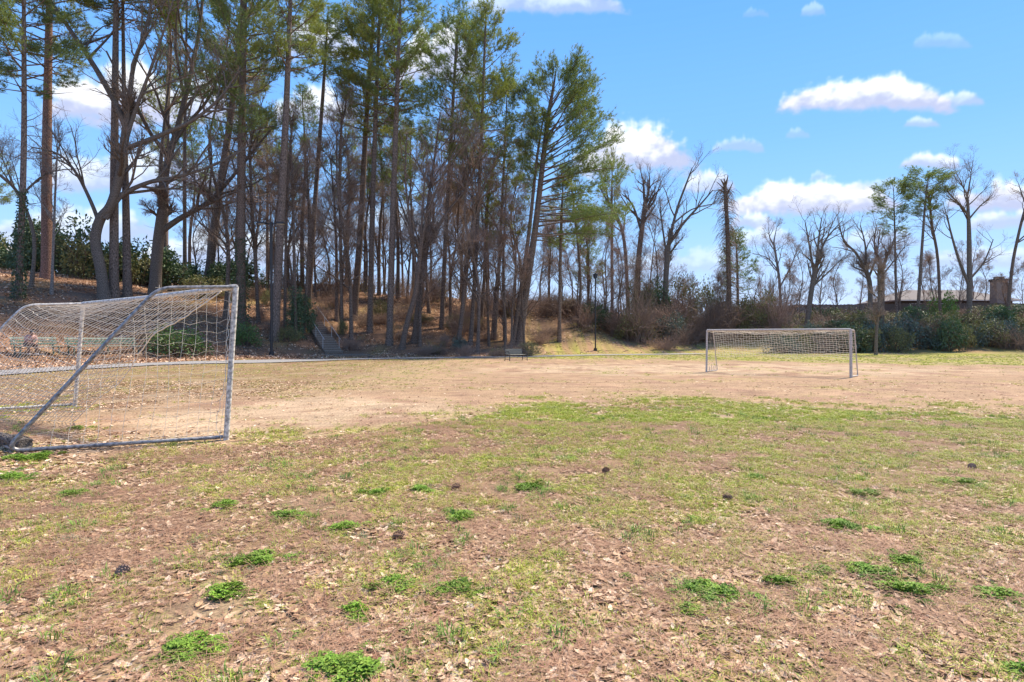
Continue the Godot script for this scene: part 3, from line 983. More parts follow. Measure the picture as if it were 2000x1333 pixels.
func poly_at(p: PackedVector3Array, t: float) -> Vector3:
	var total := poly_len(p)
	var want := t * total
	for k in p.size() - 1:
		var l := p[k].distance_to(p[k + 1])
		if want <= l or k == p.size() - 2:
			return p[k].lerp(p[k + 1], clampf(want / maxf(l, 1e-5), 0.0, 1.0))
		want -= l
	return p[p.size() - 1]

func build_near_goal() -> void:
	var white := mat("chipped_white_paint", lin(0.84, 0.79, 0.71), 0.55, noise_tex(31, 0.03, 0.3, 1.35, 256, 5), Vector3(1.6, 1.6, 1.6), 0.15)
	var shaded_tube := mat("worn_shaded_tube", lin(0.46, 0.43, 0.41), 0.42, noise_tex(32, 0.03, 0.2, 1.4, 256, 5), Vector3(2.0, 2.0, 2.0), 0.1)  # darker than the white tubes: the shade on these bars is in this grey
	shaded_tube.metallic = 0.25
	mat("net_twine", lin(0.74, 0.67, 0.56), 0.9)
	var g1 := on_ground(-4.52, 9.13)
	var g2 := on_ground(-10.29, 13.6)
	var o := thing("soccer_goal", "large full-size white tubular goal with torn sagging net, weighted by a log", "goal", g1)
	var h := 2.42
	var n1 := Vector3.ZERO
	var n1t := Vector3(0.16, h, 0.0)
	var f1 := g2 - g1
	var f1t := f1 + Vector3(0.22, h, 0.02)
	var back := Vector3(-0.8, 0, 0.6)
	var nb := n1 + back * 2.64
	nb.y = ground_y(g1.x + nb.x, -(g1.z + nb.z)) - g1.y + 0.04
	var fb := f1 + back * 2.64
	fb.y = ground_y(g1.x + fb.x, -(g1.z + fb.z)) - g1.y + 0.04
	part("post", pipe(PackedVector3Array([n1 - Vector3(0, 0.05, 0), n1t]), 0.043, white), o)
	part("post", pipe(PackedVector3Array([f1 - Vector3(0, 0.05, 0), f1t]), 0.043, white), o)
	part("crossbar", pipe(PackedVector3Array([n1t, n1t.lerp(f1t, 0.5) - Vector3(0, 0.02, 0), f1t]), 0.043, white), o)
	var k1 := n1t + back * 1.05 - Vector3(0, 0.07, 0)
	var k2 := f1t + back * 1.05 - Vector3(0, 0.07, 0)
	part("side_frame", pipe(rounded(PackedVector3Array([n1t, k1, nb, n1 + Vector3(-0.05, 0.05, 0)]), 0.2), 0.028, shaded_tube), o)
	part("side_frame", pipe(rounded(PackedVector3Array([f1t, k2, fb, f1 + Vector3(-0.05, 0.05, 0)]), 0.2), 0.028, white), o)
	part("ground_bar", pipe(PackedVector3Array([nb + back * -0.12, fb + back * -0.12]), 0.026, shaded_tube), o)
	# sagging main net: hung from the crossbar and the far frame, its near edge torn loose
	var near := PackedVector3Array()
	var edge := [[432, 570, 9.1], [400, 592, 9.2], [357, 622, 9.35], [300, 652, 9.6], [272, 690, 9.85], [256, 718, 10.05], [234, 748, 10.3], [192, 778, 10.75], [144, 818, 11.15]]
	for e in edge:
		near.push_back(at_px(e[0], e[1], e[2]) - g1)
	var last := near.size() - 1
	near[last].y = ground_y(g1.x + near[last].x, -(g1.z + near[last].z)) - g1.y + 0.02
	var far := rounded(PackedVector3Array([f1t, k2, fb]), 0.3)
	var bottom := PackedVector3Array([near[last], near[last].lerp(fb, 0.5) + Vector3(0, -0.02, 0.12), fb])
	var top := PackedVector3Array([n1t + Vector3(-0.04, -0.03, 0), f1t + Vector3(0, -0.03, 0)])
	var rows := []
	var nv := 23
	var nu := 46
	for i in nv + 1:
		var v := float(i) / nv
		var row := PackedVector3Array()
		for j in nu + 1:
			var u := float(j) / nu
			var tp := poly_at(top, u)
			var bp := poly_at(bottom, u)
			var np := poly_at(near, v)
			var fp := poly_at(far, v)
			var p := tp * (1 - v) + bp * v + np * (1 - u) + fp * u - (top[0] * (1 - u) * (1 - v) + f1t * u * (1 - v) + near[last] * (1 - u) * v + fb * u * v)
			var sag := sin(PI * v) * sin(PI * u)
			p += Vector3(-0.1, -0.34, 0.1) * sag * (0.8 + 0.3 * sin(u * 9.0))
			p.y = maxf(p.y, ground_y(g1.x + p.x, -(g1.z + p.z)) - g1.y + 0.01)
			row.push_back(p)
		rows.append(row)
	var nm := part("net", net_mesh(rows, 0.0063, mats.net_twine, 3), o)
	nm.set_meta("label", "beige knotted net sagging and torn from the near frame")
	var hem := PackedVector3Array()
	for k in 60:
		hem.push_back(poly_at(near, k / 59.0) + Vector3(sin(k * 2.1), cos(k * 1.7), sin(k * 1.3)) * 0.008)
	part("net_edge", pipe(hem, 0.011, mats.net_twine, 6), o)
	# side net of open squares hanging inside the near frame
	var sn := MB.new()
	var sg := RandomNumberGenerator.new()
	sg.seed = 4
	var reach_top := 1.05
	var reach_low := 2.55
	var across := func(v: float) -> float: return lerpf(reach_top, reach_low, v)
	var spot := func(u: float, v: float) -> Vector3:           # u metres back from the post, v 0 top .. 1 ground
		var p: Vector3 = n1t.lerp(n1 + Vector3(0, 0.07, 0), v) + back * u
		p.y -= 0.06 * (u / reach_low) * (1.0 - v)
		return p + Vector3(0.03, 0, -0.05) * sin(PI * v) * sin(PI * clampf(u / reach_low, 0, 1))
	for k in 15:
		var v := (k + 0.35) / 15.0
		var w: float = across.call(v)
		var row := PackedVector3Array()
		for j in 14:
			var u := w * j / 13.0
			row.push_back(spot.call(u, v + 0.012 * sin(j * 1.9 + k) + 0.02 * sin(PI * j / 13.0)) + Vector3(sg.randf_range(-1, 1), 0, sg.randf_range(-1, 1)) * 0.008)
		sn.tube(row, taper(row.size(), 0.003, 0.003), 3)
	for k in 14:
		var u := 0.08 + k * 0.16
		var v0 := clampf((u - reach_top) / (reach_low - reach_top), 0.0, 1.0)
		var col := PackedVector3Array()
		for j in 16:
			var v := lerpf(v0, 0.985, j / 15.0)
			col.push_back(spot.call(u + 0.02 * sin(v * 7.0 + k), v) + Vector3(sg.randf_range(-1, 1), 0, sg.randf_range(-1, 1)) * 0.008)
		sn.tube(col, taper(col.size(), 0.003, 0.003), 3)
	part("side_net", sn.mesh(mats.net_twine), o)
	# loose cord twisting down the near post
	var cord := PackedVector3Array()
	for k in 40:
		var t := k / 39.0
		cord.push_back(n1t.lerp(n1, t) + Vector3(-0.055 - 0.09 * smooth(0.6, 0.9, t) * smooth(1.0, 0.9, t), 0, 0.05) + Vector3(sin(k * 1.7), 0, cos(k * 1.3)) * 0.012)
	part("cord", pipe(cord, 0.0045, mats.net_twine, 5), o)

	# log lying across the back of the goal
	var lm := mat("log_bark", lin(0.20, 0.165, 0.14), 0.95, noise_tex(41, 0.06, 0.35, 1.3, 256, 5), Vector3(2.5, 2.5, 2.5), 4.0)
	var lb := on_ground(-6.78, 7.82)
	var l := thing("log", "rough grey-brown log laid across the goal's back corner as a weight", "log", lb)
	var p := PackedVector3Array()
	var rr := PackedFloat32Array()
	var g := RandomNumberGenerator.new()
	g.seed = 8
	for k in 15:
		var t := k / 14.0
		p.push_back(Vector3(-1.5 * t + 0.28, 0.095 + 0.012 * sin(t * 9.0), -0.92 * t + 0.1))
		rr.push_back(0.082 + 0.008 * sin(t * 17.0) + g.randf_range(-0.006, 0.006))
	var mb := MB.new()
	mb.tube(p, rr, 14, Color.WHITE, true)
	for k in 260:                                             # plates of bark standing off the log
		var q := g.randi_range(0, 13)
		var az := g.randf() * TAU
		var c := p[q].lerp(p[q + 1], g.randf()) + Vector3(0.52 * sin(az), cos(az), -0.85 * sin(az)) * (rr[q] + 0.002)
		var out := Vector3(0.52 * sin(az), cos(az), -0.85 * sin(az))
		mb.box(Transform3D(Basis(out.cross(Vector3(-0.85, 0, -0.52)).normalized(), out, Vector3(-0.85, 0, -0.52).normalized()), c), Vector3(g.randf_range(0.012, 0.024), g.randf_range(0.004, 0.012), g.randf_range(0.025, 0.07)), 0.004)
	part("bark", mb.mesh(lm), l)

func build_far_goal() -> void:
	var old := mat("dull_cream_paint", lin(0.70, 0.635, 0.56), 0.6, noise_tex(33, 0.05, 0.5, 1.1, 256, 5), Vector3(1.5, 1.5, 1.5), 0.1)
	mat("old_twine", lin(0.66, 0.60, 0.50), 0.9)
	var a := on_ground(9.35, 27.8)
	var b := on_ground(13.96, 23.8)
	var o := thing("soccer_goal", "smaller cream-coloured goal with ragged lifted net at the field's far end", "goal", a)
	var d := b - a
	var h := 2.02
	var back := Vector3(0.655, 0, -0.755)
	part("post", pipe(PackedVector3Array([Vector3(0, -0.05, 0), Vector3(0.03, h, 0)]), 0.045, old), o)
	part("post", pipe(PackedVector3Array([d - Vector3(0, 0.05, 0), d + Vector3(-0.02, h - 0.03, 0)]), 0.055, old), o)
	var ta := Vector3(0.03, h, 0)
	var tb := d + Vector3(-0.02, h - 0.03, 0)
	part("crossbar", pipe(PackedVector3Array([ta, tb]), 0.045, old), o)
	var ends := []
	for e in [[Vector3.ZERO, ta], [d, tb]]:
		var foot: Vector3 = e[0] + back * 1.35
		foot.y = ground_y(a.x + foot.x, -(a.z + foot.z)) - a.y + 0.03
		var knee: Vector3 = e[1] + back * 0.75 - Vector3(0, 0.04, 0)
		part("side_frame", pipe(rounded(PackedVector3Array([e[1], knee, foot, e[0] + Vector3(0, 0.05, 0)]), 0.12), 0.024, old), o)
		ends.append([e[1], knee, foot])
	var rows := []
	for i in 21:
		var v := i / 20.0
		var row := PackedVector3Array()
		for j in 51:
			var u := j / 50.0
			var pa := poly_at(PackedVector3Array([ends[0][0], ends[0][1], ends[0][2]]), v * 0.72)
			var pb := poly_at(PackedVector3Array([ends[1][0], ends[1][1], ends[1][2]]), v * 0.72)
			var p := pa.lerp(pb, u)
			p.y -= 0.16 * sin(PI * u) * sin(PI * v) + 0.06 * sin(u * 14.0) * v
			p += back * (-0.12 * sin(u * 11.0) * v)
			row.push_back(p)
		rows.append(row)
	part("net", net_mesh(rows, 0.0068, mats.old_twine, 6, 0.022), o)
	# rolled, loose top edge of the net hanging in swags under the crossbar
	var roll := PackedVector3Array()
	for k in 61:
		var u := k / 60.0
		roll.push_back(ta.lerp(tb, u) + back * 0.1 + Vector3(0, -0.06 - 0.13 * absf(sin(u * 12.0)), 0))
	part("net_edge", pipe(roll, 0.012, mats.old_twine, 5), o)
	var side := []
	for i in 12:
		var v := i / 11.0
		var row := PackedVector3Array()
		for j in 7:
			var u := j / 6.0
			row.push_back(ta.lerp(Vector3(0, 0.05, 0), v).lerp(ends[0][1].lerp(ends[0][2], v), u))
		side.append(row)
	part("side_net", net_mesh(side, 0.0035, mats.old_twine, 7, 0.02), o)
	for k in 4:
		var q: Vector3 = (ends[0][2] as Vector3) * (0.25 + 0.17 * k)
		q.y = 0.02
		part("ground_peg", pipe(PackedVector3Array([q, q + Vector3(0.02, 0.24 + 0.05 * (k % 2), 0.01)]), 0.014, old, 6), o)

# ---------------------------------------------------------------- benches, lamps, stairway
func bx(size: Vector3, at: Vector3, m: Material, bevel := 0.006, rot := Vector3.ZERO) -> ArrayMesh:
	var mb := MB.new()
	mb.box(Transform3D(Basis.from_euler(rot), at), size * 0.5, bevel)
	return mb.mesh(m)

func build_benches() -> void:
	var dark := mat("dark_bench_metal", lin(0.03, 0.032, 0.036), 0.4)
	var slat := mat("grey_bench_slats", lin(0.06, 0.075, 0.07), 0.45)
	var at := ground_hit(1005, 705)
	var yaw := atan2(-0.62, 0.78)                # length axis runs to the far end of the path
	var o := thing("park_bench", "small dark metal park bench alone on the grass edge beside the path", "bench", on_ground(at.x, -at.z), -yaw - PI * 0.0)
	# local: x along the length, +z the front
	var L := 1.62
	for k in 6:
		part("seat_slat", bx(Vector3(L - 0.1, 0.022, 0.056), Vector3(0, 0.445, 0.02 + k * 0.072), slat), o)
	for k in 6:
		var y := 0.52 + k * 0.062
		part("back_slat", bx(Vector3(L - 0.1, 0.05, 0.02), Vector3(0, y, -0.055 - k * 0.014), slat, 0.005, Vector3(-0.22, 0, 0)), o)
	for s in [-1, 1]:
		var x: float = s * L * 0.5
		part("leg", pipe(PackedVector3Array([Vector3(x, 0, -0.12), Vector3(x, 0.43, -0.03), Vector3(x, 0.88, -0.15)]), 0.026, dark, 8), o)
		part("leg", pipe(rounded(PackedVector3Array([Vector3(x, 0, 0.47), Vector3(x, 0.66, 0.43), Vector3(x, 0.64, -0.08)]), 0.08), 0.026, dark, 8), o)
		part("stretcher", pipe(PackedVector3Array([Vector3(x, 0.12, -0.1), Vector3(x, 0.12, 0.46)]), 0.018, dark, 8), o)
		part("seat_rail", pipe(PackedVector3Array([Vector3(x, 0.42, -0.04), Vector3(x, 0.42, 0.45)]), 0.02, dark, 8), o)

	var green := mat("faded_green_paint", lin(0.085, 0.165, 0.125), 0.5, noise_tex(35, 0.05, 0.6, 1.15, 256, 4), Vector3(1.2, 1.2, 1.2))
	var pale := mat("worn_green_edge", lin(0.30, 0.37, 0.31), 0.5, noise_tex(36, 0.05, 0.6, 1.15, 256, 4), Vector3(1.2, 1.2, 1.2))
	var ends := [[-25.63, 31.13, 2.35, "green slatted park bench with a person sitting on it"], [-24.6, 34.87, 4.5, "long empty green slatted bench beyond the seated person"]]
	for e in ends:
		var c := on_ground(e[0], e[1])
		var b := thing("long_bench", e[3], "bench", c, 0.0, "green benches along the path")
		b.rotation.y = atan2(0.963, 0.27) - 0.0  # front (+z) looks across the path
		var n: float = e[2]
		for k in 4:
			part("seat_slat", bx(Vector3(n, 0.04, 0.095), Vector3(0, 0.45, -0.02 + k * 0.115), pale if k == 3 else green, 0.008), b)
		for k in 3:
			part("back_slat", bx(Vector3(n, 0.1, 0.035), Vector3(0, 0.6 + k * 0.15, -0.12 - k * 0.035), pale if k == 2 else green, 0.008, Vector3(-0.22, 0, 0)), b)
		var m := 3 if n > 3.0 else 2
		for k in m:
			var x := -n * 0.5 + 0.2 + (n - 0.4) * k / (m - 1)
			part("support", bx(Vector3(0.06, 0.43, 0.07), Vector3(x, 0.215, 0.3), green, 0.008), b)
			part("support", bx(Vector3(0.06, 1.0, 0.06), Vector3(x, 0.5, -0.15), green, 0.008, Vector3(-0.13, 0, 0)), b)
			part("seat_bracket", bx(Vector3(0.05, 0.05, 0.5), Vector3(x, 0.405, 0.12), green, 0.006), b)

func build_lamps() -> void:
	var black := mat("black_lamp_paint", lin(0.022, 0.022, 0.024), 0.45)
	var lens := mat("lamp_lens", lin(0.6, 0.58, 0.5), 0.2)
	var list := [[530, 695, 434, "taller black lamp post with twin shoebox heads, nearer the stairway"], [1163, 686, 545, "shorter slim black lamp post standing in grass past the bench"]]
	for k in 2:
		var hit := ground_hit(list[k][0], list[k][1], 25.0)
		var d := -hit.z
		var h: float = (at_px(0, list[k][2], d).y - hit.y)
		var o := thing("lamp_post", list[k][3], "lamp post", on_ground(hit.x, d), 0.0, "lamp posts along the path")
		var mb := MB.new()
		mb.tube(PackedVector3Array([Vector3(0, -0.1, 0), Vector3(0, 0.04, 0), Vector3(0, 0.06, 0), Vector3(0, 0.28, 0), Vector3(0, 0.34, 0)]), PackedFloat32Array([0.3, 0.3, 0.2, 0.17, 0.1]), 16, Color.WHITE, true)
		part("base", mb.mesh(black), o)
		var w := 0.095 if k == 0 else 0.075
		part("pole", pipe(PackedVector3Array([Vector3(0, 0.3, 0), Vector3(0, h * 0.5, 0), Vector3(0, h, 0)]), w, black, 14), o)
		if k == 0:
			for s in [-1, 1]:
				part("arm", pipe(PackedVector3Array([Vector3(0, h - 0.12, 0), Vector3(s * 0.42, h - 0.1, 0)]), 0.035, black, 8), o)
				var hd := part("lamp_head", bx(Vector3(0.62, 0.17, 0.4), Vector3(s * 0.7, h - 0.08, 0), black, 0.03), o)
				part("lens", bx(Vector3(0.5, 0.03, 0.32), Vector3(s * 0.7, h - 0.17, 0), lens, 0.006), hd)
		else:
			var hb := MB.new()
			hb.tube(PackedVector3Array([Vector3(0, h - 0.05, 0), Vector3(0, h + 0.05, 0), Vector3(0, h + 0.1, 0), Vector3(0, h + 0.4, 0), Vector3(0, h + 0.46, 0), Vector3(0, h + 0.6, 0)]), PackedFloat32Array([0.09, 0.12, 0.2, 0.24, 0.3, 0.04]), 16, Color.WHITE, true)
			part("lamp_head", hb.mesh(black), o)

func build_stairs() -> void:
	var conc := mat("old_concrete", lin(0.26, 0.19, 0.14), 0.9, noise_tex(37, 0.05, 0.6, 1.15, 256, 5), Vector3(0.8, 0.8, 0.8), 0.3)
	var edge := mat("tread_light_paint", lin(0.33, 0.26, 0.20), 0.85)  # pale strips added for the light on tread edges above shaded risers
	var rail := mat("galvanised_rail", lin(0.50, 0.49, 0.47), 0.45)
	var foot := ground_hit(652, 692, 25.0)
	var a := on_ground(foot.x, -foot.z)
	var run := Vector3(-4.9, 0, -8.0)
	var dir := run.normalized()
	var b := on_ground(a.x + run.x, -(a.z + run.z))
	var rise := b.y - a.y
	var o := thing("stairway", "flight of concrete steps with thin metal handrails climbing the bank", "stairs", a, atan2(-dir.x, -dir.z))
	var n := 18
	var go := run.length() / n
	for k in n:
		var y := rise * (k + 1) / n
		part("step", bx(Vector3(1.5, 0.5, go + 0.06), Vector3(0, y - 0.25 + 0.08, -go * (k + 0.5)), conc, 0.018), o)
		part("tread_light_strip", bx(Vector3(1.5, 0.035, 0.07), Vector3(0, y + 0.085, -go * k + 0.0), edge, 0.006), o)
	for s in [-0.68, 0.68]:
		var p := PackedVector3Array()
		for k in [0.08, 0.95]:
			p.push_back(Vector3(s, rise * k + 1.06, -run.length() * k))
		p.insert(0, p[0] + Vector3(0, -0.12, 0.25))
		p.push_back(p[2] + Vector3(0, 0.0, -0.35))
		var r := part("handrail", pipe(rounded(p, 0.1), 0.022, rail, 8), o)
		for k in 4:
			var t := 0.1 + 0.27 * k
			part("rail_post", pipe(PackedVector3Array([Vector3(s, rise * t + 0.02, -run.length() * t), Vector3(s, rise * t + 1.05, -run.length() * t)]), 0.02, rail, 8), r)
	var q := on_ground(a.x + 1.3, -(a.z + 0.6))
	var pad := thing("concrete_landing", "low pale concrete slab at the foot of the stairway", "slab", q, 0.12)
	part("slab", bx(Vector3(3.6, 0.22, 1.1), Vector3(0, 0.03, 0), conc, 0.02), pad)

# ---------------------------------------------------------------- seated person
func sdf(p: Vector3, bones: Array, k: float) -> float:
	var acc := 1e3
	for b in bones:
		var pa: Vector3 = p - b[0]
		var ba: Vector3 = b[1] - b[0]
		var t := clampf(pa.dot(ba) / maxf(ba.length_squared(), 1e-6), 0.0, 1.0)
		var d := (pa - ba * t).length() - lerpf(b[2], b[3], t)
		var h := clampf(0.5 + 0.5 * (acc - d) / k, 0.0, 1.0)
		acc = lerpf(acc, d, h) - k * h * (1.0 - h)
	return acc

func skin(bones: Array, cell: float, k: float, m: Material) -> ArrayMesh:
	var lo := Vector3(1e9, 1e9, 1e9)
	var hi := -lo
	for b in bones:
		for q in 2:
			var rr: float = b[2 + q] + cell * 2.0
			lo = lo.min(b[q] - Vector3.ONE * rr)
			hi = hi.max(b[q] + Vector3.ONE * rr)
	var nx := int((hi.x - lo.x) / cell) + 2
	var ny := int((hi.y - lo.y) / cell) + 2
	var nq := int((hi.z - lo.z) / cell) + 2
	var val := PackedFloat32Array()
	val.resize(nx * ny * nq)
	for x in nx:
		for y in ny:
			for z in nq:
				val[(x * ny + y) * nq + z] = sdf(lo + Vector3(x, y, z) * cell, bones, k)
	var vid := {}
	var mb := MB.new()
	for x in nx - 1:
		for y in ny - 1:
			for z in nq - 1:
				var sum := Vector3.ZERO
				var cnt := 0
				var base := (x * ny + y) * nq + z
				var s0 := val[base] < 0.0
				var mixed := false
				for c in range(1, 8):
					if (val[base + (c & 1) * ny * nq + ((c >> 1) & 1) * nq + ((c >> 2) & 1)] < 0.0) != s0:
						mixed = true
						break
				if not mixed:
					continue
				for c in 8:
					for ax in 3:
						if (c >> ax) & 1:
							continue
						var c2 := c | (1 << ax)
						var va := val[base + (c & 1) * ny * nq + ((c >> 1) & 1) * nq + ((c >> 2) & 1)]
						var vb := val[base + (c2 & 1) * ny * nq + ((c2 >> 1) & 1) * nq + ((c2 >> 2) & 1)]
						if (va < 0.0) != (vb < 0.0):
							var t := va / (va - vb)
							var q := Vector3(c & 1, (c >> 1) & 1, (c >> 2) & 1)
							q[ax] += t
							sum += q
							cnt += 1
				vid[base] = mb.v.size()
				var p := lo + (Vector3(x, y, z) + sum / cnt) * cell
				mb.v.push_back(p)
				var e := cell * 0.5
				mb.n.push_back(Vector3(sdf(p + Vector3(e, 0, 0), bones, k) - sdf(p - Vector3(e, 0, 0), bones, k), sdf(p + Vector3(0, e, 0), bones, k) - sdf(p - Vector3(0, e, 0), bones, k), sdf(p + Vector3(0, 0, e), bones, k) - sdf(p - Vector3(0, 0, e), bones, k)).normalized())
	var st := [ny * nq, nq, 1]
	for x in range(1, nx - 1):
		for y in range(1, ny - 1):
			for z in range(1, nq - 1):
				var base := (x * ny + y) * nq + z
				for ax in 3:
					var i0 := val[base] < 0.0
					if i0 == (val[base + st[ax]] < 0.0):
						continue
					var u: int = st[(ax + 1) % 3]
					var w: int = st[(ax + 2) % 3]
					if not (vid.has(base) and vid.has(base - u) and vid.has(base - w) and vid.has(base - u - w)):
						continue
					var A: int = vid[base - u - w]
					var B: int = vid[base - w]
					var C: int = vid[base]
					var D: int = vid[base - u]
					if i0:
						mb.ix.append_array(PackedInt32Array([A, C, B, A, D, C]))
					else:
						mb.ix.append_array(PackedInt32Array([A, B, C, A, C, D]))
	return mb.mesh(m)

func build_person() -> void:
	var flesh := mat("skin", lin(0.30, 0.165, 0.115), 0.55)
	var shirt := mat("faded_pink_shirt", lin(0.46, 0.27, 0.235), 0.9)
	var jeans := mat("brown_trousers", lin(0.12, 0.075, 0.06), 0.9)
	var shoes := mat("white_shoes", lin(0.55, 0.55, 0.54), 0.6)
	var hairm := mat("black_hair", lin(0.012, 0.011, 0.011), 0.6)
	var c := Vector3(-25.66, ground_y(-25.63, 31.13), -30.65)
	var o := thing("person", "person in a faded pinkish shirt hunched forward on a green bench", "person", c, 0.0)
	o.rotation.y = atan2(0.9, 0.43)
	var V := func(x: float, y: float, z: float) -> Vector3: return Vector3(x, y, z)
	# local: +z is where the person faces; seat top at 0.47
	var hip := 0.56
	var body := []
	var chest := Vector3(0, 0.93, 0.26)
	body.append([V.call(0, hip, 0.0), V.call(0, 0.76, 0.12), 0.14, 0.135])
	body.append([V.call(0, 0.76, 0.12), chest, 0.135, 0.15])
	body.append([V.call(-0.15, 0.97, 0.27), V.call(0.15, 0.97, 0.27), 0.085, 0.085])
	body.append([V.call(0, 0.99, 0.3), V.call(0, 1.08, 0.37), 0.058, 0.055])
	var arms := []
	var hands := []
	var legs := []
	var feet := []
	for s in [-1.0, 1.0]:
		arms.append([V.call(s * 0.19, 0.97, 0.27), V.call(s * 0.25, 0.72, 0.33), 0.062, 0.048])
		arms.append([V.call(s * 0.25, 0.72, 0.33), V.call(s * 0.07, 0.63, 0.53), 0.046, 0.034])
		hands.append([V.call(s * 0.07, 0.63, 0.53), V.call(s * 0.03, 0.615, 0.6), 0.034, 0.03])
		for f in 4:
			var x0: float = s * (0.045 - 0.012 * f)
			hands.append([V.call(x0, 0.605 + 0.014 * f, 0.615), V.call(x0 - s * 0.03, 0.575 + 0.014 * f, 0.66 - 0.006 * absf(f - 1)), 0.0105, 0.009])
			hands.append([V.call(x0 - s * 0.03, 0.575 + 0.014 * f, 0.66 - 0.006 * absf(f - 1)), V.call(x0 - s * 0.05, 0.55 + 0.014 * f, 0.655), 0.009, 0.008])
		hands.append([V.call(s * 0.055, 0.635, 0.56), V.call(s * 0.02, 0.665, 0.61), 0.012, 0.01])
		legs.append([V.call(s * 0.1, 0.55, 0.02), V.call(s * 0.17, 0.53, 0.46), 0.098, 0.066])
		legs.append([V.call(s * 0.17, 0.53, 0.46), V.call(s * 0.16, 0.1, 0.42), 0.064, 0.043])
		feet.append([V.call(s * 0.16, 0.055, 0.37), V.call(s * 0.18, 0.045, 0.6), 0.045, 0.04])
	var head := [[V.call(0, 1.135, 0.42), V.call(0, 1.2, 0.405), 0.082, 0.098], [V.call(0, 1.1, 0.48), V.call(0, 1.15, 0.485), 0.045, 0.05], [V.call(0, 1.15, 0.53), V.call(0, 1.13, 0.548), 0.012, 0.016], [V.call(-0.095, 1.15, 0.42), V.call(-0.097, 1.18, 0.415), 0.014, 0.018], [V.call(0.095, 1.15, 0.42), V.call(0.097, 1.18, 0.415), 0.014, 0.018]]
	var all: Array = body + arms + hands + legs + head
	part("body", skin(all, 0.019, 0.025, flesh), o)
	var sb := []
	for b in body.slice(0, 3):
		sb.append([b[0], b[1], b[2] + 0.02, b[3] + 0.02])
	for k in [0, 2]:
		sb.append([arms[k][0], arms[k][0].lerp(arms[k][1], 0.75), arms[k][2] + 0.022, arms[k][3] + 0.026])
	part("shirt", skin(sb, 0.022, 0.03, shirt), o)
	var tb := [[V.call(-0.06, 0.55, 0.0), V.call(0.06, 0.55, 0.0), 0.15, 0.15]]
	for k in 4:
		var e := 0.92 if k % 2 else 1.0
		tb.append([legs[k][0], legs[k][0].lerp(legs[k][1], e), legs[k][2] + 0.014, legs[k][3] + 0.018])
	part("trousers", skin(tb, 0.022, 0.03, jeans), o)
	for k in 2:
		part("shoe", skin([feet[k], [feet[k][0] + Vector3(0, 0.03, -0.0), feet[k][0] + Vector3(0, 0.05, 0.03), 0.045, 0.045]], 0.016, 0.02, shoes), o)
	part("hair", skin([[V.call(0, 1.19, 0.385), V.call(0, 1.225, 0.41), 0.1, 0.1], [V.call(0, 1.13, 0.35), V.call(0, 1.17, 0.345), 0.06, 0.07]], 0.018, 0.03, hairm), o)

# ---------------------------------------------------------------- buildings and fences
func roof_mesh(w: float, dp: float, eave: float, ridge: float, hip: float, m: Material) -> ArrayMesh:
	var mb := MB.new()
	var a := Vector3(-w / 2, eave, dp / 2)
	var b := Vector3(w / 2, eave, dp / 2)
	var c := Vector3(w / 2, eave, -dp / 2)
	var d := Vector3(-w / 2, eave, -dp / 2)
	var e := Vector3(-w / 2 + hip, ridge, 0)
	var f := Vector3(w / 2 - hip, ridge, 0)
	mb.quad(a, e, f, b)
	mb.quad(c, f, e, d)
	mb.tri(b, f, c)
	mb.tri(d, e, a)
	var dn := Vector3(0, -0.18, 0)
	for q in [[a, b], [b, c], [c, d], [d, a]]:
		mb.quad(q[0], q[1], q[1] + dn, q[0] + dn)
	mb.quad(a + dn, b + dn, c + dn, d + dn)
	return mb.mesh(m)

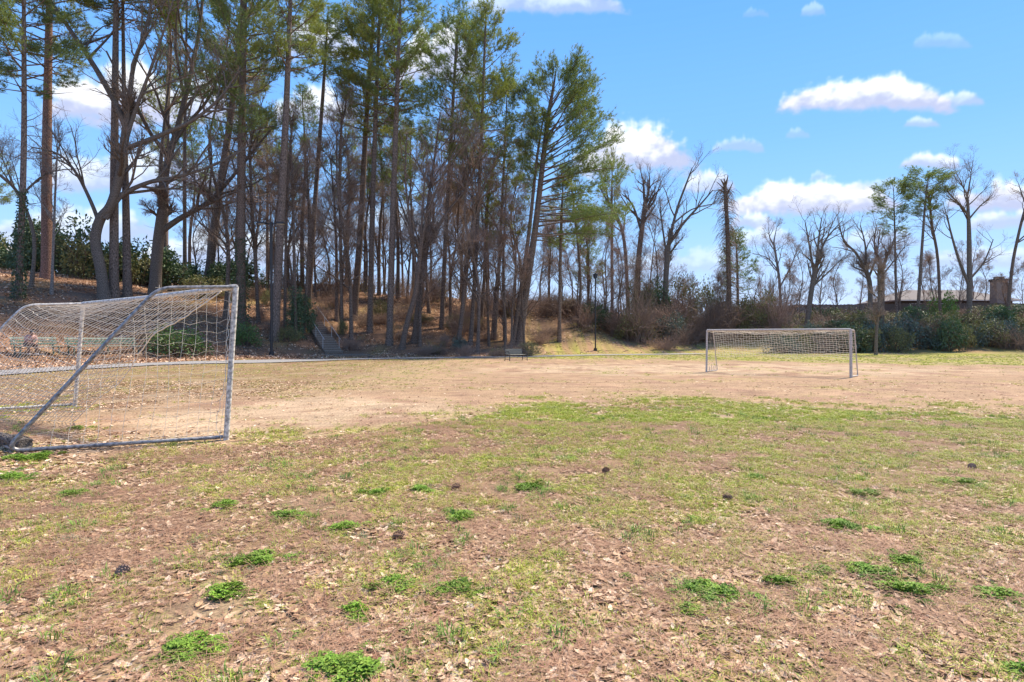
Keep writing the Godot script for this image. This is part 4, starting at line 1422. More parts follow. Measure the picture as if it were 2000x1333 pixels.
func build_buildings() -> void:
	var wall := mat("dark_siding", lin(0.085, 0.07, 0.06), 0.85, noise_tex(51, 0.04, 0.7, 1.1, 128, 4), Vector3(0.4, 3.0, 0.4))
	var roofm := mat("grey_brown_shingles", lin(0.20, 0.175, 0.165), 0.9, noise_tex(52, 0.08, 0.65, 1.15, 256, 4), Vector3(0.7, 0.7, 0.7))
	var trim := mat("white_trim", lin(0.62, 0.61, 0.59), 0.6)
	var glass := mat("dark_glass", lin(0.03, 0.035, 0.04), 0.08)
	var tan := mat("tan_brick", lin(0.34, 0.26, 0.205), 0.9, noise_tex(53, 0.09, 0.55, 1.2, 256, 4), Vector3(0.9, 2.2, 0.9), 0.8)
	var dm := mat("dark_cap", lin(0.06, 0.055, 0.05), 0.8)
	var d := 92.0
	var c := on_ground((1826 - HX) / F * d, d)
	var o := thing("low_house", "low dark house with a shallow hipped roof behind the tall hedge", "house", c)
	var w := 17.0
	var eave := at_px(0, 590, d).y - c.y
	var ridge := at_px(0, 567, d).y - c.y
	part("wall", bx(Vector3(w, eave + 1.5, 9.0), Vector3(0, eave / 2 - 0.75 - 0.1, 0), wall, 0.02), o)
	part("roof", roof_mesh(w + 1.6, 10.6, eave, ridge, 4.6, roofm), o)
	for k in 4:
		var x := -6.2 + k * 4.1
		var f := part("window", bx(Vector3(1.9, 1.5, 0.1), Vector3(x, eave - 1.25, 4.53), trim, 0.02), o)
		for s in 2:
			part("pane", bx(Vector3(0.82, 1.3, 0.04), Vector3(x - 0.45 + 0.9 * s, eave - 1.25, 4.58), glass, 0.004), f)
	part("gutter", bx(Vector3(w + 1.5, 0.12, 0.12), Vector3(0, eave - 0.12, 5.38), trim, 0.02), o)
	var ch := 84.0
	var cp := on_ground((1951 - HX) / F * ch, ch)
	var chim := thing("brick_chimney", "freestanding weathered tan brick chimney with a dark cap beside the house", "chimney", cp)
	var top := at_px(0, 550, ch).y - cp.y
	part("shaft", bx(Vector3(1.6, top + 0.6, 1.3), Vector3(0, top / 2 - 0.3, 0), tan, 0.03), chim)
	part("cap", bx(Vector3(1.85, 0.35, 1.55), Vector3(0, top + 0.17, 0), dm, 0.03), chim)
	part("flue", bx(Vector3(1.0, 0.3, 0.8), Vector3(0, top + 0.5, 0), dm, 0.02), chim)
	# house at the wood's other end
	var d2 := 84.0
	var c2 := on_ground((-40 - HX) / F * d2, d2)
	var o2 := thing("pale_house", "pale-roofed house glimpsed above the laurels past the ivied pine", "house", c2)
	var e2 := at_px(0, 503, d2).y - c2.y
	var siding := mat("tan_siding", lin(0.30, 0.25, 0.2), 0.85)
	part("wall", bx(Vector3(11.0, e2 + 1.0, 9.0), Vector3(0, e2 / 2 - 0.5 - 0.1, 0), siding, 0.02), o2)
	part("roof", roof_mesh(12.2, 10.4, e2, e2 + 2.2, 3.0, mat("pale_roof", lin(0.34, 0.33, 0.33), 0.8)), o2)
	part("gutter", bx(Vector3(12.1, 0.14, 0.12), Vector3(0, e2 - 0.1, 5.3), trim, 0.02), o2)
	for k in 2:
		var f := part("window", bx(Vector3(1.2, 1.6, 0.1), Vector3(2.2 + k * 2.2, e2 - 1.7, 4.53), trim, 0.02), o2)
		part("pane", bx(Vector3(1.0, 1.4, 0.04), Vector3(2.2 + k * 2.2, e2 - 1.7, 4.58), glass, 0.004), f)
	# board fences on the plateau
	var wood := mat("weathered_fence", lin(0.16, 0.115, 0.09), 0.9, noise_tex(54, 0.06, 0.6, 1.15, 128, 4), Vector3(2.0, 0.4, 2.0))
	var runs := [[[-66.0, 78.0], [-20.0, 84.0], 1.7, "weathered board fence along the top of the wooded bank"], [[36.0, 84.0], [96.0, 78.0], 2.0, "dark board fence running behind the hedge by the house"]]
	for f in runs:
		var a := Vector2(f[0][0], f[0][1])
		var b := Vector2(f[1][0], f[1][1])
		var start := on_ground(a.x, a.y)
		var t := thing("board_fence", f[3], "fence", start)
		var ln := a.distance_to(b)
		var dir := (b - a) / ln
		var yaw := atan2(dir.y, dir.x)
		var boards := MB.new()
		var k := 0
		var s := 0.0
		while s < ln:
			var g := on_ground(a.x + dir.x * s, a.y + dir.y * s) - start
			boards.box(Transform3D(Basis(Vector3.UP, yaw), g + Vector3(0, f[2] * 0.5 + 0.03 * (k % 3), 0)), Vector3(0.075, f[2] * 0.5, 0.012), 0.0)
			if k % 15 == 0:
				part("post", bx(Vector3(0.1, f[2] + 0.1, 0.1), g + Vector3(0, f[2] * 0.5, -0.07), wood, 0.01, Vector3(0, yaw, 0)), t)
			s += 0.165
			k += 1
		var p := part("boards", boards.mesh(wood), t)
		p.set_meta("kind", "stuff")

# ---------------------------------------------------------------- shrubs and filler trees
const MARKS := [[35, "slender ivied pine"], [92, "red-barked pine"], [200, "crooked bare tree"], [305, "forked grey tree"], [404, "stout leaning pine"], [470, "ivy-wrapped pine"], [535, "taller lamp post"], [600, "ivy bush"], [655, "stairway"], [722, "dense-crowned pine"], [783, "low-forking bare tree"], [815, "vase-shaped bare tree"], [891, "gently leaning bare tree"], [930, "slender tapering pine"], [1005, "park bench"], [1045, "big leaning pine"], [1092, "small upright pine"], [1163, "shorter lamp post"], [1240, "shaggy vine-hung tree"], [1300, "long-limbed grey tree"], [1426, "vine-draped snag"], [1526, "pale lone tree"], [1575, "bowed twiggy tree"], [1660, "far goal"], [1711, "fanning bare trees"], [1770, "spindly pine pair"], [1838, "low house"], [1894, "tallest hedge tree"], [1951, "brick chimney"]]

func mark_near(px: float) -> String:
	var best: Array = MARKS[0]
	for m in MARKS:
		if absf(m[0] - px) < absf(best[0] - px):
			best = m
	return best[1]

func build_shrubs() -> void:
	var kinds := {}
	for k in 3:
		kinds["laurel%d" % k] = shrub(100 + k, 15, 130, 0.13, 0.032, 1.25, mats.brown_bark, mats.laurel_leaf)
		kinds["bright%d" % k] = shrub(110 + k, 14, 120, 0.10, 0.028, 0.9, mats.brown_bark, mats.bright_leaf)
		kinds["olive%d" % k] = shrub(120 + k, 15, 130, 0.10, 0.022, 1.15, mats.brown_bark, mats.olive_leaf)
		kinds["blue%d" % k] = shrub(130 + k, 15, 140, 0.11, 0.030, 1.0, mats.brown_bark, mats.blue_leaf)
		kinds["yellow%d" % k] = shrub(140 + k, 12, 50, 0.06, 0.016, 1.2, mats.twig, mats.yellow_leaf)
		kinds["bramble%d" % k] = bramble(150 + k, 95, 1.5, mats.vine_cane)
		kinds["dark%d" % k] = bramble(160 + k, 95, 1.5, mats.red_twig)
	var said := {
		"laurel": ["evergreen_shrub", "dark glossy laurel shrub %s", "shrub"],
		"bright": ["leafy_shrub", "low fresh green bush %s", "bush"],
		"olive": ["olive_shrub", "olive green leafy shrub %s", "shrub"],
		"blue": ["privet_shrub", "blue-green small-leaved shrub %s", "shrub"],
		"yellow": ["budding_shrub", "thin yellow-green budding shrub %s", "shrub"],
		"bramble": ["bramble_thicket", "pale leafless bramble tangle %s", "bramble"],
		"dark": ["bare_thicket", "reddish leafless brush %s", "brush"],
	}
	# kind, photo x of centre, base row, width px, height px, depth (0 from the ground), where
	var list := [
		["bright", 345, 694, 125, 56, 0, "at the bank's foot behind the large goal"], ["bright", 480, 676, 60, 45, 0, "beside the taller lamp post"], ["laurel", 587, 650, 56, 76, 0, "round the thin trunks by the stairway"],
		["blue", 897, 686, 34, 32, 0, "at the foot of the gently leaning bare tree"], ["olive", 560, 668, 60, 30, 0, "low beside the stairway"],
	]
	rng.seed = 61
	for k in 17:          # evergreen screen at the top of the bank behind the large goal
		list.append([["laurel", "laurel", "olive", "laurel"][k % 4], -30 + k * 31 + rng.randf_range(-12, 12), 0, rng.randf_range(80, 120), rng.randf_range(55, 110) * (1.0 if k < 9 else 0.75), rng.randf_range(52, 66), "in the bank-top screen"])
	for k in 12:
		list.append([["yellow", "bramble", "dark"][k % 3], 470 + k * 47 + rng.randf_range(-18, 18), 0, rng.randf_range(60, 100), rng.randf_range(45, 90), rng.randf_range(66, 86), "on the bank's crest"])
	for k in 20:
		var far := k > 7
		list.append([["dark", "bramble", "yellow", "dark", "bramble"][k % 5], 820 + k * 27 + rng.randf_range(-14, 14), 0, rng.randf_range(45, 80), rng.randf_range(18, 46) if far else rng.randf_range(30, 80), rng.randf_range(65, 80) if far else rng.randf_range(58, 74), "on the wooded slope"])
	for k in 44:          # low brush scattered down the bank
		list.append([["bramble", "dark", "olive", "dark", "yellow"][k % 5], 425 + k * 14.5 + rng.randf_range(-10, 10), 0, rng.randf_range(26, 60), rng.randf_range(12, 36), rng.randf_range(50, 62), "low on the bank"])
	for k in 16:          # vine-choked edge between the wood and the far goal
		list.append([["bramble", "olive", "bramble", "dark", "blue", "olive"][k % 6], 1235 + k * 19 + rng.randf_range(-10, 10), 0, rng.randf_range(55, 90), rng.randf_range(40, 110), rng.randf_range(68, 82), "in the overgrown rise"])
	for k in 22:          # hedge along the grass at the far end: front row
		list.append([["blue", "olive", "blue", "bramble", "blue", "laurel", "olive"][k % 7], 1535 + k * 26 + rng.randf_range(-9, 9), 0, rng.randf_range(56, 84), rng.randf_range(42, 70), rng.randf_range(61.5, 65), "in the hedge's front row"])
	for k in 22:
		list.append([["olive", "dark", "olive", "bramble", "laurel", "olive"][k % 6], 1540 + k * 25 + rng.randf_range(-9, 9), 0, rng.randf_range(60, 90), rng.randf_range(38, 62), rng.randf_range(67, 72), "in the hedge's second row"])
	for k in 11:
		list.append([["olive", "laurel", "dark", "bramble"][k % 4], 1560 + k * 46 + rng.randf_range(-12, 12), 0, rng.randf_range(64, 96), rng.randf_range(16, 34), rng.randf_range(75, 80), "on the bank-top behind the hedge"])
	for k in 26:
		list.append([["bramble", "dark", "olive", "bramble", "dark", "laurel", "bramble"][k % 7], 1075 + k * 17 + rng.randf_range(-9, 9), 0, rng.randf_range(48, 84), rng.randf_range(26, 58) if k < 7 else rng.randf_range(40, 88), rng.randf_range(70, 80), "on the far rise"])
	list.append(["bright", 1842, 0, 62, 66, 73, "against the low house's wall"])
	var n := 0
	for e in list:
		n += 1
		var d: float = e[5]
		var p: Vector3
		if d > 0:
			p = on_ground((e[1] - HX) / F * d, d)
		else:
			p = ground_hit(e[1], e[2], 24.0)
			d = -p.z
			p = on_ground(p.x, d)
		var info: Array = said[e[0]]
		var t := thing(info[0], (info[1] % e[6]) + ("" if e[5] == 0 else " by the " + mark_near(e[1])), info[2], p, rng.randf() * TAU, "shrubs " + e[6])
		var w: float = e[3] * 0.5 / F * d
		var h: float = e[4] / F * d / (1.3 if e[0] != "bright" else 1.0)
		var m: Array = kinds[e[0] + str(n % 3)]
		var cane: bool = e[0] == "bramble" or e[0] == "dark"
		var xf := Transform3D(Basis.from_scale(Vector3(w, h * (0.9 if cane else 1.0), w)), Vector3.ZERO)
		part("canes" if cane else "stems", m[0], t, xf)
		part("twigs" if cane else "foliage", m[1], t, xf)

func build_fillers() -> void:
	# shared bare saplings and trunks for the depth of the wood
	var kinds := []
	for k in 6:
		var r := RandomNumberGenerator.new()
		r.seed = 900 + k
		var wood := MB.new()
		var twig := MB.new()
		var h := 9.0 + k * 1.2
		var p := PackedVector3Array([Vector3(0, -0.3, 0), Vector3(r.randf_range(-0.3, 0.3), h * 0.35, r.randf_range(-0.3, 0.3)), Vector3(r.randf_range(-0.7, 0.7), h * 0.7, r.randf_range(-0.7, 0.7)), Vector3(r.randf_range(-1.2, 1.2), h, r.randf_range(-1.2, 1.2))])
		bare_tree(wood, twig, p, 0.13, 0.04, [], {"n": [17, 7, 6, 5, 0], "base": 0.22, "reach": 0.3, "wob": 0.22, "up": 0.1}, r)
		kinds.append([wood.mesh(mats.brown_bark), twig.mesh(mats.red_twig if k % 2 else mats.twig)])
	rng.seed = 71
	for k in 66:
		var x := 395.0 + k * 13.6 + rng.randf_range(-12, 12)
		var d := rng.randf_range(56.0, 88.0)
		if x > 1040.0:
			d = rng.randf_range(70.0, 90.0)
		if k % 9 == 4 and x < 1000.0:
			d = rng.randf_range(50.0, 56.0)
		var p := on_ground((x - HX) / F * d, d)
		var s := rng.randf_range(0.85, 1.6) if x < 1040.0 else rng.randf_range(0.7, 1.2)
		var t := thing("bare_tree", "%s leafless tree with %s twigs standing behind the %s" % ["short" if s < 1.1 else ("mid-height" if s < 1.35 else "tall"), "reddish" if k % 2 else "grey-brown", mark_near(x)], "tree", p, rng.randf() * TAU, "leafless understorey trees of the wood")
		var kd: Array = kinds[k % 6]
		var xf := Transform3D(Basis.from_scale(Vector3(s, s * rng.randf_range(0.9, 1.15), s)), Vector3.ZERO)
		part("trunk", kd[0], t, xf)
		part("crown", kd[1], t, xf)
	for k in 34:
		var x := 1215.0 + k * 24.0 + rng.randf_range(-16, 16)
		var d := rng.randf_range(72.0, 92.0)
		var p := on_ground((x - HX) / F * d, d)
		var t := thing("bare_tree", "small leafless tree poking up from the brush near the " + mark_near(x), "tree", p, rng.randf() * TAU, "leafless trees in the hedge")
		var s := rng.randf_range(0.42, 0.85)
		var kd: Array = kinds[(k * 5 + 2) % 6]
		part("trunk", kd[0], t, Transform3D(Basis.from_scale(Vector3(s, s, s)), Vector3.ZERO))
		part("crown", kd[1], t, Transform3D(Basis.from_scale(Vector3(s, s, s)), Vector3.ZERO))
	# pines deeper in the wood share four trunks and crowns
	var trunks := []
	for k in 4:
		var r := RandomNumberGenerator.new()
		r.seed = 700 + k
		var q := spline(PackedVector3Array([Vector3(0, -0.4, 0), Vector3(r.randf_range(-0.3, 0.3), 8, 0), Vector3(r.randf_range(-0.6, 0.6), 16, r.randf_range(-0.5, 0.5)), Vector3(r.randf_range(-1, 1), 25, r.randf_range(-1, 1))]), 4)
		var rad := PackedFloat32Array()
		for i in q.size():
			rad.push_back(lerpf(0.27, 0.05, pow(float(i) / (q.size() - 1), 1.3)) * (1.0 + 0.4 * exp(-maxf(q[i].y, 0.0) * 1.8)))
		var mb := MB.new()
		mb.tube(q, rad, 9)
		for i in 12:
			var at := along_y(q, r.randf_range(6.0, 14.0))
			var az := r.randf() * TAU
			mb.tube(wander(at, Vector3(cos(az), 0.15, sin(az)), r.randf_range(0.7, 2.4), 4, 0.16, 0.02, r), taper(5, 0.03, 0.008), 4)
		trunks.append([mb.mesh(mats.pine_bark), pine_crown(730 + k, 11.5, 4.0, 0 if k % 2 else 1, 0.85), along_y(q, 13.5)])
	for k in 14:
		var x := 430.0 + k * 43.0 + rng.randf_range(-14, 14)
		var d := rng.randf_range(60.0, 84.0)
		if k % 5 == 0:
			x = rng.randf_range(-60.0, 420.0)
			d = rng.randf_range(60.0, 80.0)
		var p := on_ground((x - HX) / F * d, d)
		var t := thing("pine_tree", "pine standing deeper in the wood behind the " + mark_near(x), "tree", p, rng.randf() * TAU, "pines deeper in the wood")
		var s := rng.randf_range(0.8, 1.05) * (0.86 if x > 880.0 else 1.0)
		var kd: Array = trunks[k % 4]
		var bs := Basis.from_scale(Vector3(s, s, s))
		part("trunk", kd[0], t, Transform3D(bs, Vector3.ZERO))
		part("crown", kd[1], t, Transform3D(bs, kd[2] * s))

# the big leaning pine by the bench has a crown of its own, heavier on the open side
func build_big_pine() -> void:
	var list := [[1012, 674], [1028, 560], [1045, 450], [1068, 250], [1080, 175], [1086, 140]]
	var hit := ground_hit(list[0][0], list[0][1], 24.0)
	var depth := -hit.z
	var base := on_ground(hit.x, depth)
	var p := from_px(list, base, depth)
	p[0] = Vector3(0, -0.4, 0)
	var q := spline(p, 5)
	var r0 := 8.6 / F * depth
	var rad := PackedFloat32Array()
	for k in q.size():
		var u := float(k) / (q.size() - 1)
		rad.push_back(r0 * (1.0 - 0.9 * pow(u, 1.25)) * (1.0 + 0.4 * exp(-maxf(q[k].y, 0.0) * 1.8)))
	var mb := MB.new()
	mb.tube(q, rad, 11)
	var t := thing("pine_tree", "big leaning pine behind the bench with one-sided limbs reaching over the grass", "tree", base)
	part("trunk", mb.mesh(mats.pine_bark), t)
	var r := RandomNumberGenerator.new()
	r.seed = 1717
	var wood := MB.new()
	var green := MB.new()
	var top := p[p.size() - 1].y
	# limb height row, reach px (negative to the wood side)
	var limbs := []
	for k in 44:
		var row := lerpf(450.0, 190.0, k / 43.0)
		var reach := table([[135, 25], [160, 60], [230, 105], [290, 125], [360, 140], [430, 150]], row)
		var az := r.randf_range(-1.1, 1.1)
		limbs.append([row, reach * r.randf_range(0.75, 1.1), az])
	for k in 22:
		var row := lerpf(370.0, 185.0, k / 21.0)
		limbs.append([row, r.randf_range(32, 66), PI + r.randf_range(-1.4, 1.4)])
	for k in 8:
		limbs.append([r.randf_range(170, 200), r.randf_range(20, 48), r.randf() * TAU])
	for l in limbs:
		var y: float = at_px(0, l[0] + 0.15 * l[1], depth).y - base.y
		var at := along_y(q, clampf(y, 2.0, top))
		var out := Vector3(cos(l[2]), 0, sin(l[2]))
		var reach: float = l[1] / F * depth
		var rise := lerpf(0.05, 1.0, pow(clampf((430.0 - l[0]) / 300.0, 0, 1), 1.1))
		var w := wander(at, out + Vector3.UP * rise, reach * sqrt(1.0 + 0.6 * rise * rise) * 1.15, 7, 0.1, 0.02 if l[0] < 300 else -0.015, r)
		wood.tube(w, taper(8, clampf(reach * 0.016, 0.02, 0.09), 0.01), 5)
		var subs := int(clampf(reach * 3.4, 5, 18))
		for s in subs:
			var u := lerpf(0.42, 1.0, (s + r.randf()) / subs)
			var fi := u * 7.0
			var i := mini(int(fi), 6)
			var b := w[i].lerp(w[i + 1], fi - i)
			var dir := (w[i + 1] - w[i]).normalized()
			var nd := (dir + perp(dir, r) * r.randf_range(0.3, 1.1) + Vector3.UP * 0.25).normalized()
			var e := wander(b, nd, r.randf_range(0.4, 1.05) * (1.2 - 0.4 * u), 2, 0.15, 0.1, r)
			wood.tube(e, taper(3, 0.014, 0.006), 3)
			for g in 7:
				var a: Vector3 = e[2] if g == 0 else e[1].lerp(e[2], r.randf()) + Vector3(r.randf_range(-1, 1), r.randf_range(-0.7, 1), r.randf_range(-1, 1)) * 0.5
				needle_tuft(green, a, (e[2] - e[1]).normalized(), r.randf_range(0.24, 0.40), 14, 0.019, r)
	var m := ArrayMesh.new()
	wood.add_to(m, mats.pine_bark)
	green.add_to(m, mats.needles_1)
	part("crown", m, t)

# ---------------------------------------------------------------- ground cover
func oak_leaf(seed_: int) -> MB:
	var r := RandomNumberGenerator.new()
	r.seed = seed_
	var mb := MB.new()
	var n := 9
	var mid := []
	var lft := []
	var rgt := []
	var curl := r.randf_range(0.15, 0.55)
	var twist := r.randf_range(-0.5, 0.5)
	for k in n + 1:
		var t := float(k) / n
		var w := 0.26 * pow(sin(PI * clampf(t * 0.93 + 0.05, 0, 1)), 0.75) * (1.0 if k % 2 else 0.62) * r.randf_range(0.85, 1.15)
		var c := Vector3(0.04 * sin(t * 3.0), curl * (t - 0.5) * (t - 0.5) * 0.8, t - 0.5)
		var b := Basis(Vector3(0, 0, 1), twist * (t - 0.5))
		mid.append(c)
		lft.append(c + b * Vector3(-w, curl * w * r.randf_range(0.2, 0.9), 0.03))
		rgt.append(c + b * Vector3(w, curl * w * r.randf_range(0.2, 0.9), 0.03))
	for k in n:
		mb.quad(mid[k], lft[k], lft[k + 1], mid[k + 1])
		mb.quad(mid[k], mid[k + 1], rgt[k + 1], rgt[k])
	return mb

func blades(seed_: int, count: int, spread: float, tall: float, w: float) -> MB:
	var r := RandomNumberGenerator.new()
	r.seed = seed_
	var mb := MB.new()
	for k in count:
		var az := r.randf() * TAU
		var rr := sqrt(r.randf()) * spread
		var b := Vector3(cos(az) * rr, 0, sin(az) * rr)
		var d := Vector3(cos(az + r.randf_range(-1.2, 1.2)), 0, sin(az + r.randf_range(-1.2, 1.2)))
		var h := tall * r.randf_range(0.45, 1.1)
		var s := Vector3(-d.z, 0, d.x) * w
		var m := b + d * h * 0.3 + Vector3.UP * h * 0.62
		var e := b + d * h * r.randf_range(0.7, 1.2) + Vector3.UP * h * r.randf_range(0.45, 0.95)
		mb.quad(b - s, m - s * 0.8, m + s * 0.8, b + s)
		mb.tri(m - s * 0.8, e, m + s * 0.8)
	return mb

func lay(x: float, d: float, size: float, tilt: float, lift: float, r: RandomNumberGenerator) -> Transform3D:
	var b := Basis(Vector3.UP, r.randf() * TAU)
	b = Basis(Vector3(1, 0, 0), r.randf_range(-tilt, tilt)) * Basis(Vector3(0, 0, 1), r.randf_range(-tilt, tilt)) * b
	return Transform3D(b.scaled(Vector3(size, size, size)), Vector3(x, ground_y(x, d) + lift, -d))

func build_cover() -> void:
	var lm := mat("dead_leaf", Color.WHITE, 0.75, null, Vector3.ONE, 0.0, true, Color(0.25, 0.25, 0.25), 0.4)
	var gm := mat("grass_blade", Color.WHITE, 0.6, null, Vector3.ONE, 0.0, true, Color(0.5, 0.5, 0.5), 0.35)
	var r := RandomNumberGenerator.new()
	r.seed = 5150
	# fallen leaves
	var tones := [Color(0.47, 0.355, 0.255), Color(0.57, 0.455, 0.345), Color(0.38, 0.265, 0.175), Color(0.50, 0.375, 0.265), Color(0.29, 0.18, 0.115), Color(0.63, 0.54, 0.43), Color(0.19, 0.10, 0.062), Color(0.42, 0.30, 0.185)]
	var sets := [[], [], [], []]
	var cols := [PackedColorArray(), PackedColorArray(), PackedColorArray(), PackedColorArray()]
	var zones := [[0.9, 5.0, 36000, 1.0], [5.0, 10.0, 84000, 1.0], [10.0, 22.0, 80000, 0.9], [22.0, 50.0, 40000, 0.8]]
	for z in zones:
		for k in z[2]:
			var d := sqrt(lerpf(z[0] * z[0], z[1] * z[1], r.randf()))
			var x := r.randf_range(-1.0, 1.0) * (d * 1.02 + 1.4)
			var s := bank_dist(x, d)
			if s > 0.0:
				continue
			var cv := cover(x, d, s)
			if r.randf() > cv.z * z[3] + 0.015:
				continue
			if s > -3.2 and s < -0.5 and x < 26.0 and r.randf() < 0.85:
				continue                                        # the path is swept nearly clear
			var j := r.randi() % 4
			var sz := lerpf(0.028, 0.104, pow(r.randf(), 1.35))
			sets[j].append(lay(x, d, sz, 0.3, 0.01, r))
			var c: Color = tones[r.randi() % 8]
			var q := r.randf_range(0.85, 1.3)
			cols[j].push_back(Color(c.r * q, c.g * q * 0.9, c.b * q * 0.79))
	for j in 4:
		scatter("fallen_leaves", oak_leaf(300 + j).mesh(lm), sets[j], cols[j], "dry tan oak leaves strewn over the playing field", "leaves")
	# leaf litter on the bank
	var bt := [Color(0.52, 0.31, 0.18), Color(0.60, 0.39, 0.25), Color(0.42, 0.24, 0.14), Color(0.66, 0.47, 0.33), Color(0.30, 0.165, 0.10)]
	var bs := []
	var bc := PackedColorArray()
	for k in 120000:
		var d := r.randf_range(20.0, 92.0)
		var x := r.randf_range(-0.95, 0.4) * d
		var s := bank_dist(x, d)
		if s < -0.3 or s > 34.0 or r.randf() > cover(x, d, s).z:
			continue
		bs.append(lay(x, d, r.randf_range(0.1, 0.24), 0.75, 0.04, r))
		var c: Color = bt[r.randi() % 5]
		var q := r.randf_range(0.8, 1.2)
		bc.push_back(Color(c.r * q, c.g * q, c.b * q))
	scatter("leaf_litter", oak_leaf(320).mesh(lm), bs, bc, "deep brown leaf litter covering the wooded bank", "leaves")
	# pine straw
	var straw := MB.new()
	for k in 46:
		var b := Vector3(r.randf_range(-0.16, 0.16), r.randf_range(0.004, 0.022), r.randf_range(-0.16, 0.16))
		var az := r.randf() * TAU
		var dd := Vector3(cos(az), r.randf_range(-0.06, 0.08), sin(az)) * r.randf_range(0.09, 0.19)
		var sd := Vector3(-dd.z, 0, dd.x).normalized() * 0.001
		straw.quad(b - sd, b + dd * 0.5 + Vector3(sd.z, 0.006, 0) - sd, b + dd * 0.5 + Vector3(sd.z, 0.006, 0) + sd, b + sd)
		straw.tri(b + dd * 0.5 + Vector3(sd.z, 0.006, 0) - sd, b + dd, b + dd * 0.5 + Vector3(sd.z, 0.006, 0) + sd)
	var ss := []
	var sc := PackedColorArray()
	for k in 9000:
		var d := sqrt(lerpf(0.8, 11.0 * 11.0, r.randf()))
		var x := r.randf_range(-1.0, 1.0) * (d + 1.4)
		var cv := cover(x, d, -5.0)
		if cv.y > 0.5 or r.randf() < cv.x * 0.6:
			continue
		ss.append(lay(x, d, r.randf_range(0.8, 1.3), 0.06, 0.004, r))
		var q := r.randf_range(0.75, 1.2)
		sc.push_back(Color(0.36 * q, 0.21 * q, 0.13 * q))
	scatter("pine_straw", straw.mesh(lm), ss, sc, "reddish dry pine straw matted on the near ground", "straw")
	# grass
	var gs := [[], [], []]
	var gc := [PackedColorArray(), PackedColorArray(), PackedColorArray()]
	var gz := [[0.9, 7.0, 26000, 0.95], [7.0, 16.0, 90000, 1.05], [16.0, 36.0, 34000, 1.25], [34.0, 70.0, 40000, 1.7]]
	for z in gz:
		for k in z[2]:
			var d := sqrt(lerpf(z[0] * z[0], z[1] * z[1], r.randf()))
			var x := r.randf_range(-1.0, 1.0) * (d * 1.02 + 1.4)
			var s := bank_dist(x, d)
			if s > 14.0 or (s > -3.3 and s < -0.4 and x < 26.0):
				continue
			var cv := cover(x, d, s)
			if r.randf() > pow(cv.x, 1.3) * 1.15:
				continue
			var j := r.randi() % 3
			gs[j].append(lay(x, d, r.randf_range(0.55, 1.2) * z[3], 0.1, -0.004, r))
			var fresh := r.randf()
			var c := Color(0.28, 0.36, 0.04).lerp(Color(0.49, 0.50, 0.085), fresh)
			if r.randf() < 0.16 + 0.5 * smooth(14.0, 18.0, d) * smooth(1.0, -4.0, x):
				c = Color(0.47, 0.39, 0.19)
			gc[j].push_back(c)
	for j in 3:
		scatter("grass", blades(340 + j, 17, 0.055, 0.062, 0.0022).mesh(gm), gs[j], gc[j], "thin short grass growing in patches over the field", "grass")
	# clover and weed clumps
	var clover := MB.new()
	for k in 60:
		var az := r.randf() * TAU
		var rr := sqrt(r.randf()) * 0.085
		var c := Vector3(cos(az) * rr, 0.012 + 0.045 * (1.0 - rr / 0.1) * r.randf_range(0.4, 1.1), sin(az) * rr)
		for l in 3:
			var a2 := az + l * TAU / 3.0 + r.randf_range(-0.3, 0.3)
			leaf(clover, c, Vector3(cos(a2), r.randf_range(-0.1, 0.35), sin(a2)).normalized(), (Vector3.UP + Vector3(r.randf_range(-0.4, 0.4), 0, r.randf_range(-0.4, 0.4))).normalized(), r.randf_range(0.014, 0.024), 0.008)
	var spots := [[490, 1100, 50], [430, 1160, 40], [365, 1280, 60], [330, 1310, 40], [760, 1150, 45], [888, 1156, 42], [690, 1195, 30], [895, 1012, 42], [1780, 1160, 55], [1385, 1158, 50], [1960, 1170, 50], [1040, 956, 40],
		[650, 1312, 65], [700, 1318, 55], [1690, 1120, 40], [1770, 1100, 45], [1520, 1142, 25], [1655, 1032, 40], [1690, 968, 28], [1880, 946, 40], [448, 990, 28], [665, 1036, 30], [790, 1102, 30], [60, 895, 40], [20, 935, 40], [150, 838, 16],
		[1995, 1320, 40], [1440, 1170, 30], [1250, 1140, 25], [1470, 935, 18], [560, 1010, 25], [820, 960, 20], [1600, 1120, 26], [1350, 1200, 20], [140, 970, 25], [735, 965, 22]]
	var cs := []
	var cc := PackedColorArray()
	for e in spots:
		var h := ground_hit(e[0], e[1], 1.5)
		var rad: float = e[2] / F * (-h.z) * 1.15
		var count := int(clampf(rad * rad * 1500.0, 14, 190))
		for k in count:
			var az := r.randf() * TAU
			var rr := pow(r.randf(), 0.8) * rad * 1.35 * (0.75 + 0.4 * sin(az * 3.0 + e[0]))
			var x := h.x + cos(az) * rr * 1.15
			var d := -h.z + sin(az) * rr
			if nz2.get_noise_2d(x * 420.0, d * 420.0) < -0.08 + 0.25 * (rr / rad - 0.5):
				continue
			cs.append(lay(x, d, r.randf_range(0.35, 1.1) * (1.1 - 0.45 * rr / (rad * 1.5)), 0.3, -0.004, r))
			var q := r.randf_range(0.5, 1.25)
			cc.push_back(Color(0.165 * q, 0.30 * q, 0.03 * q).lerp(Color(0.30, 0.37, 0.055), r.randf() * 0.35))
	scatter("clover", clover.mesh(gm), cs, cc, "bright green clumps of clover and weeds dotting the near ground", "clover")
	# sparse weeds
	var ws := []
	var wc := PackedColorArray()
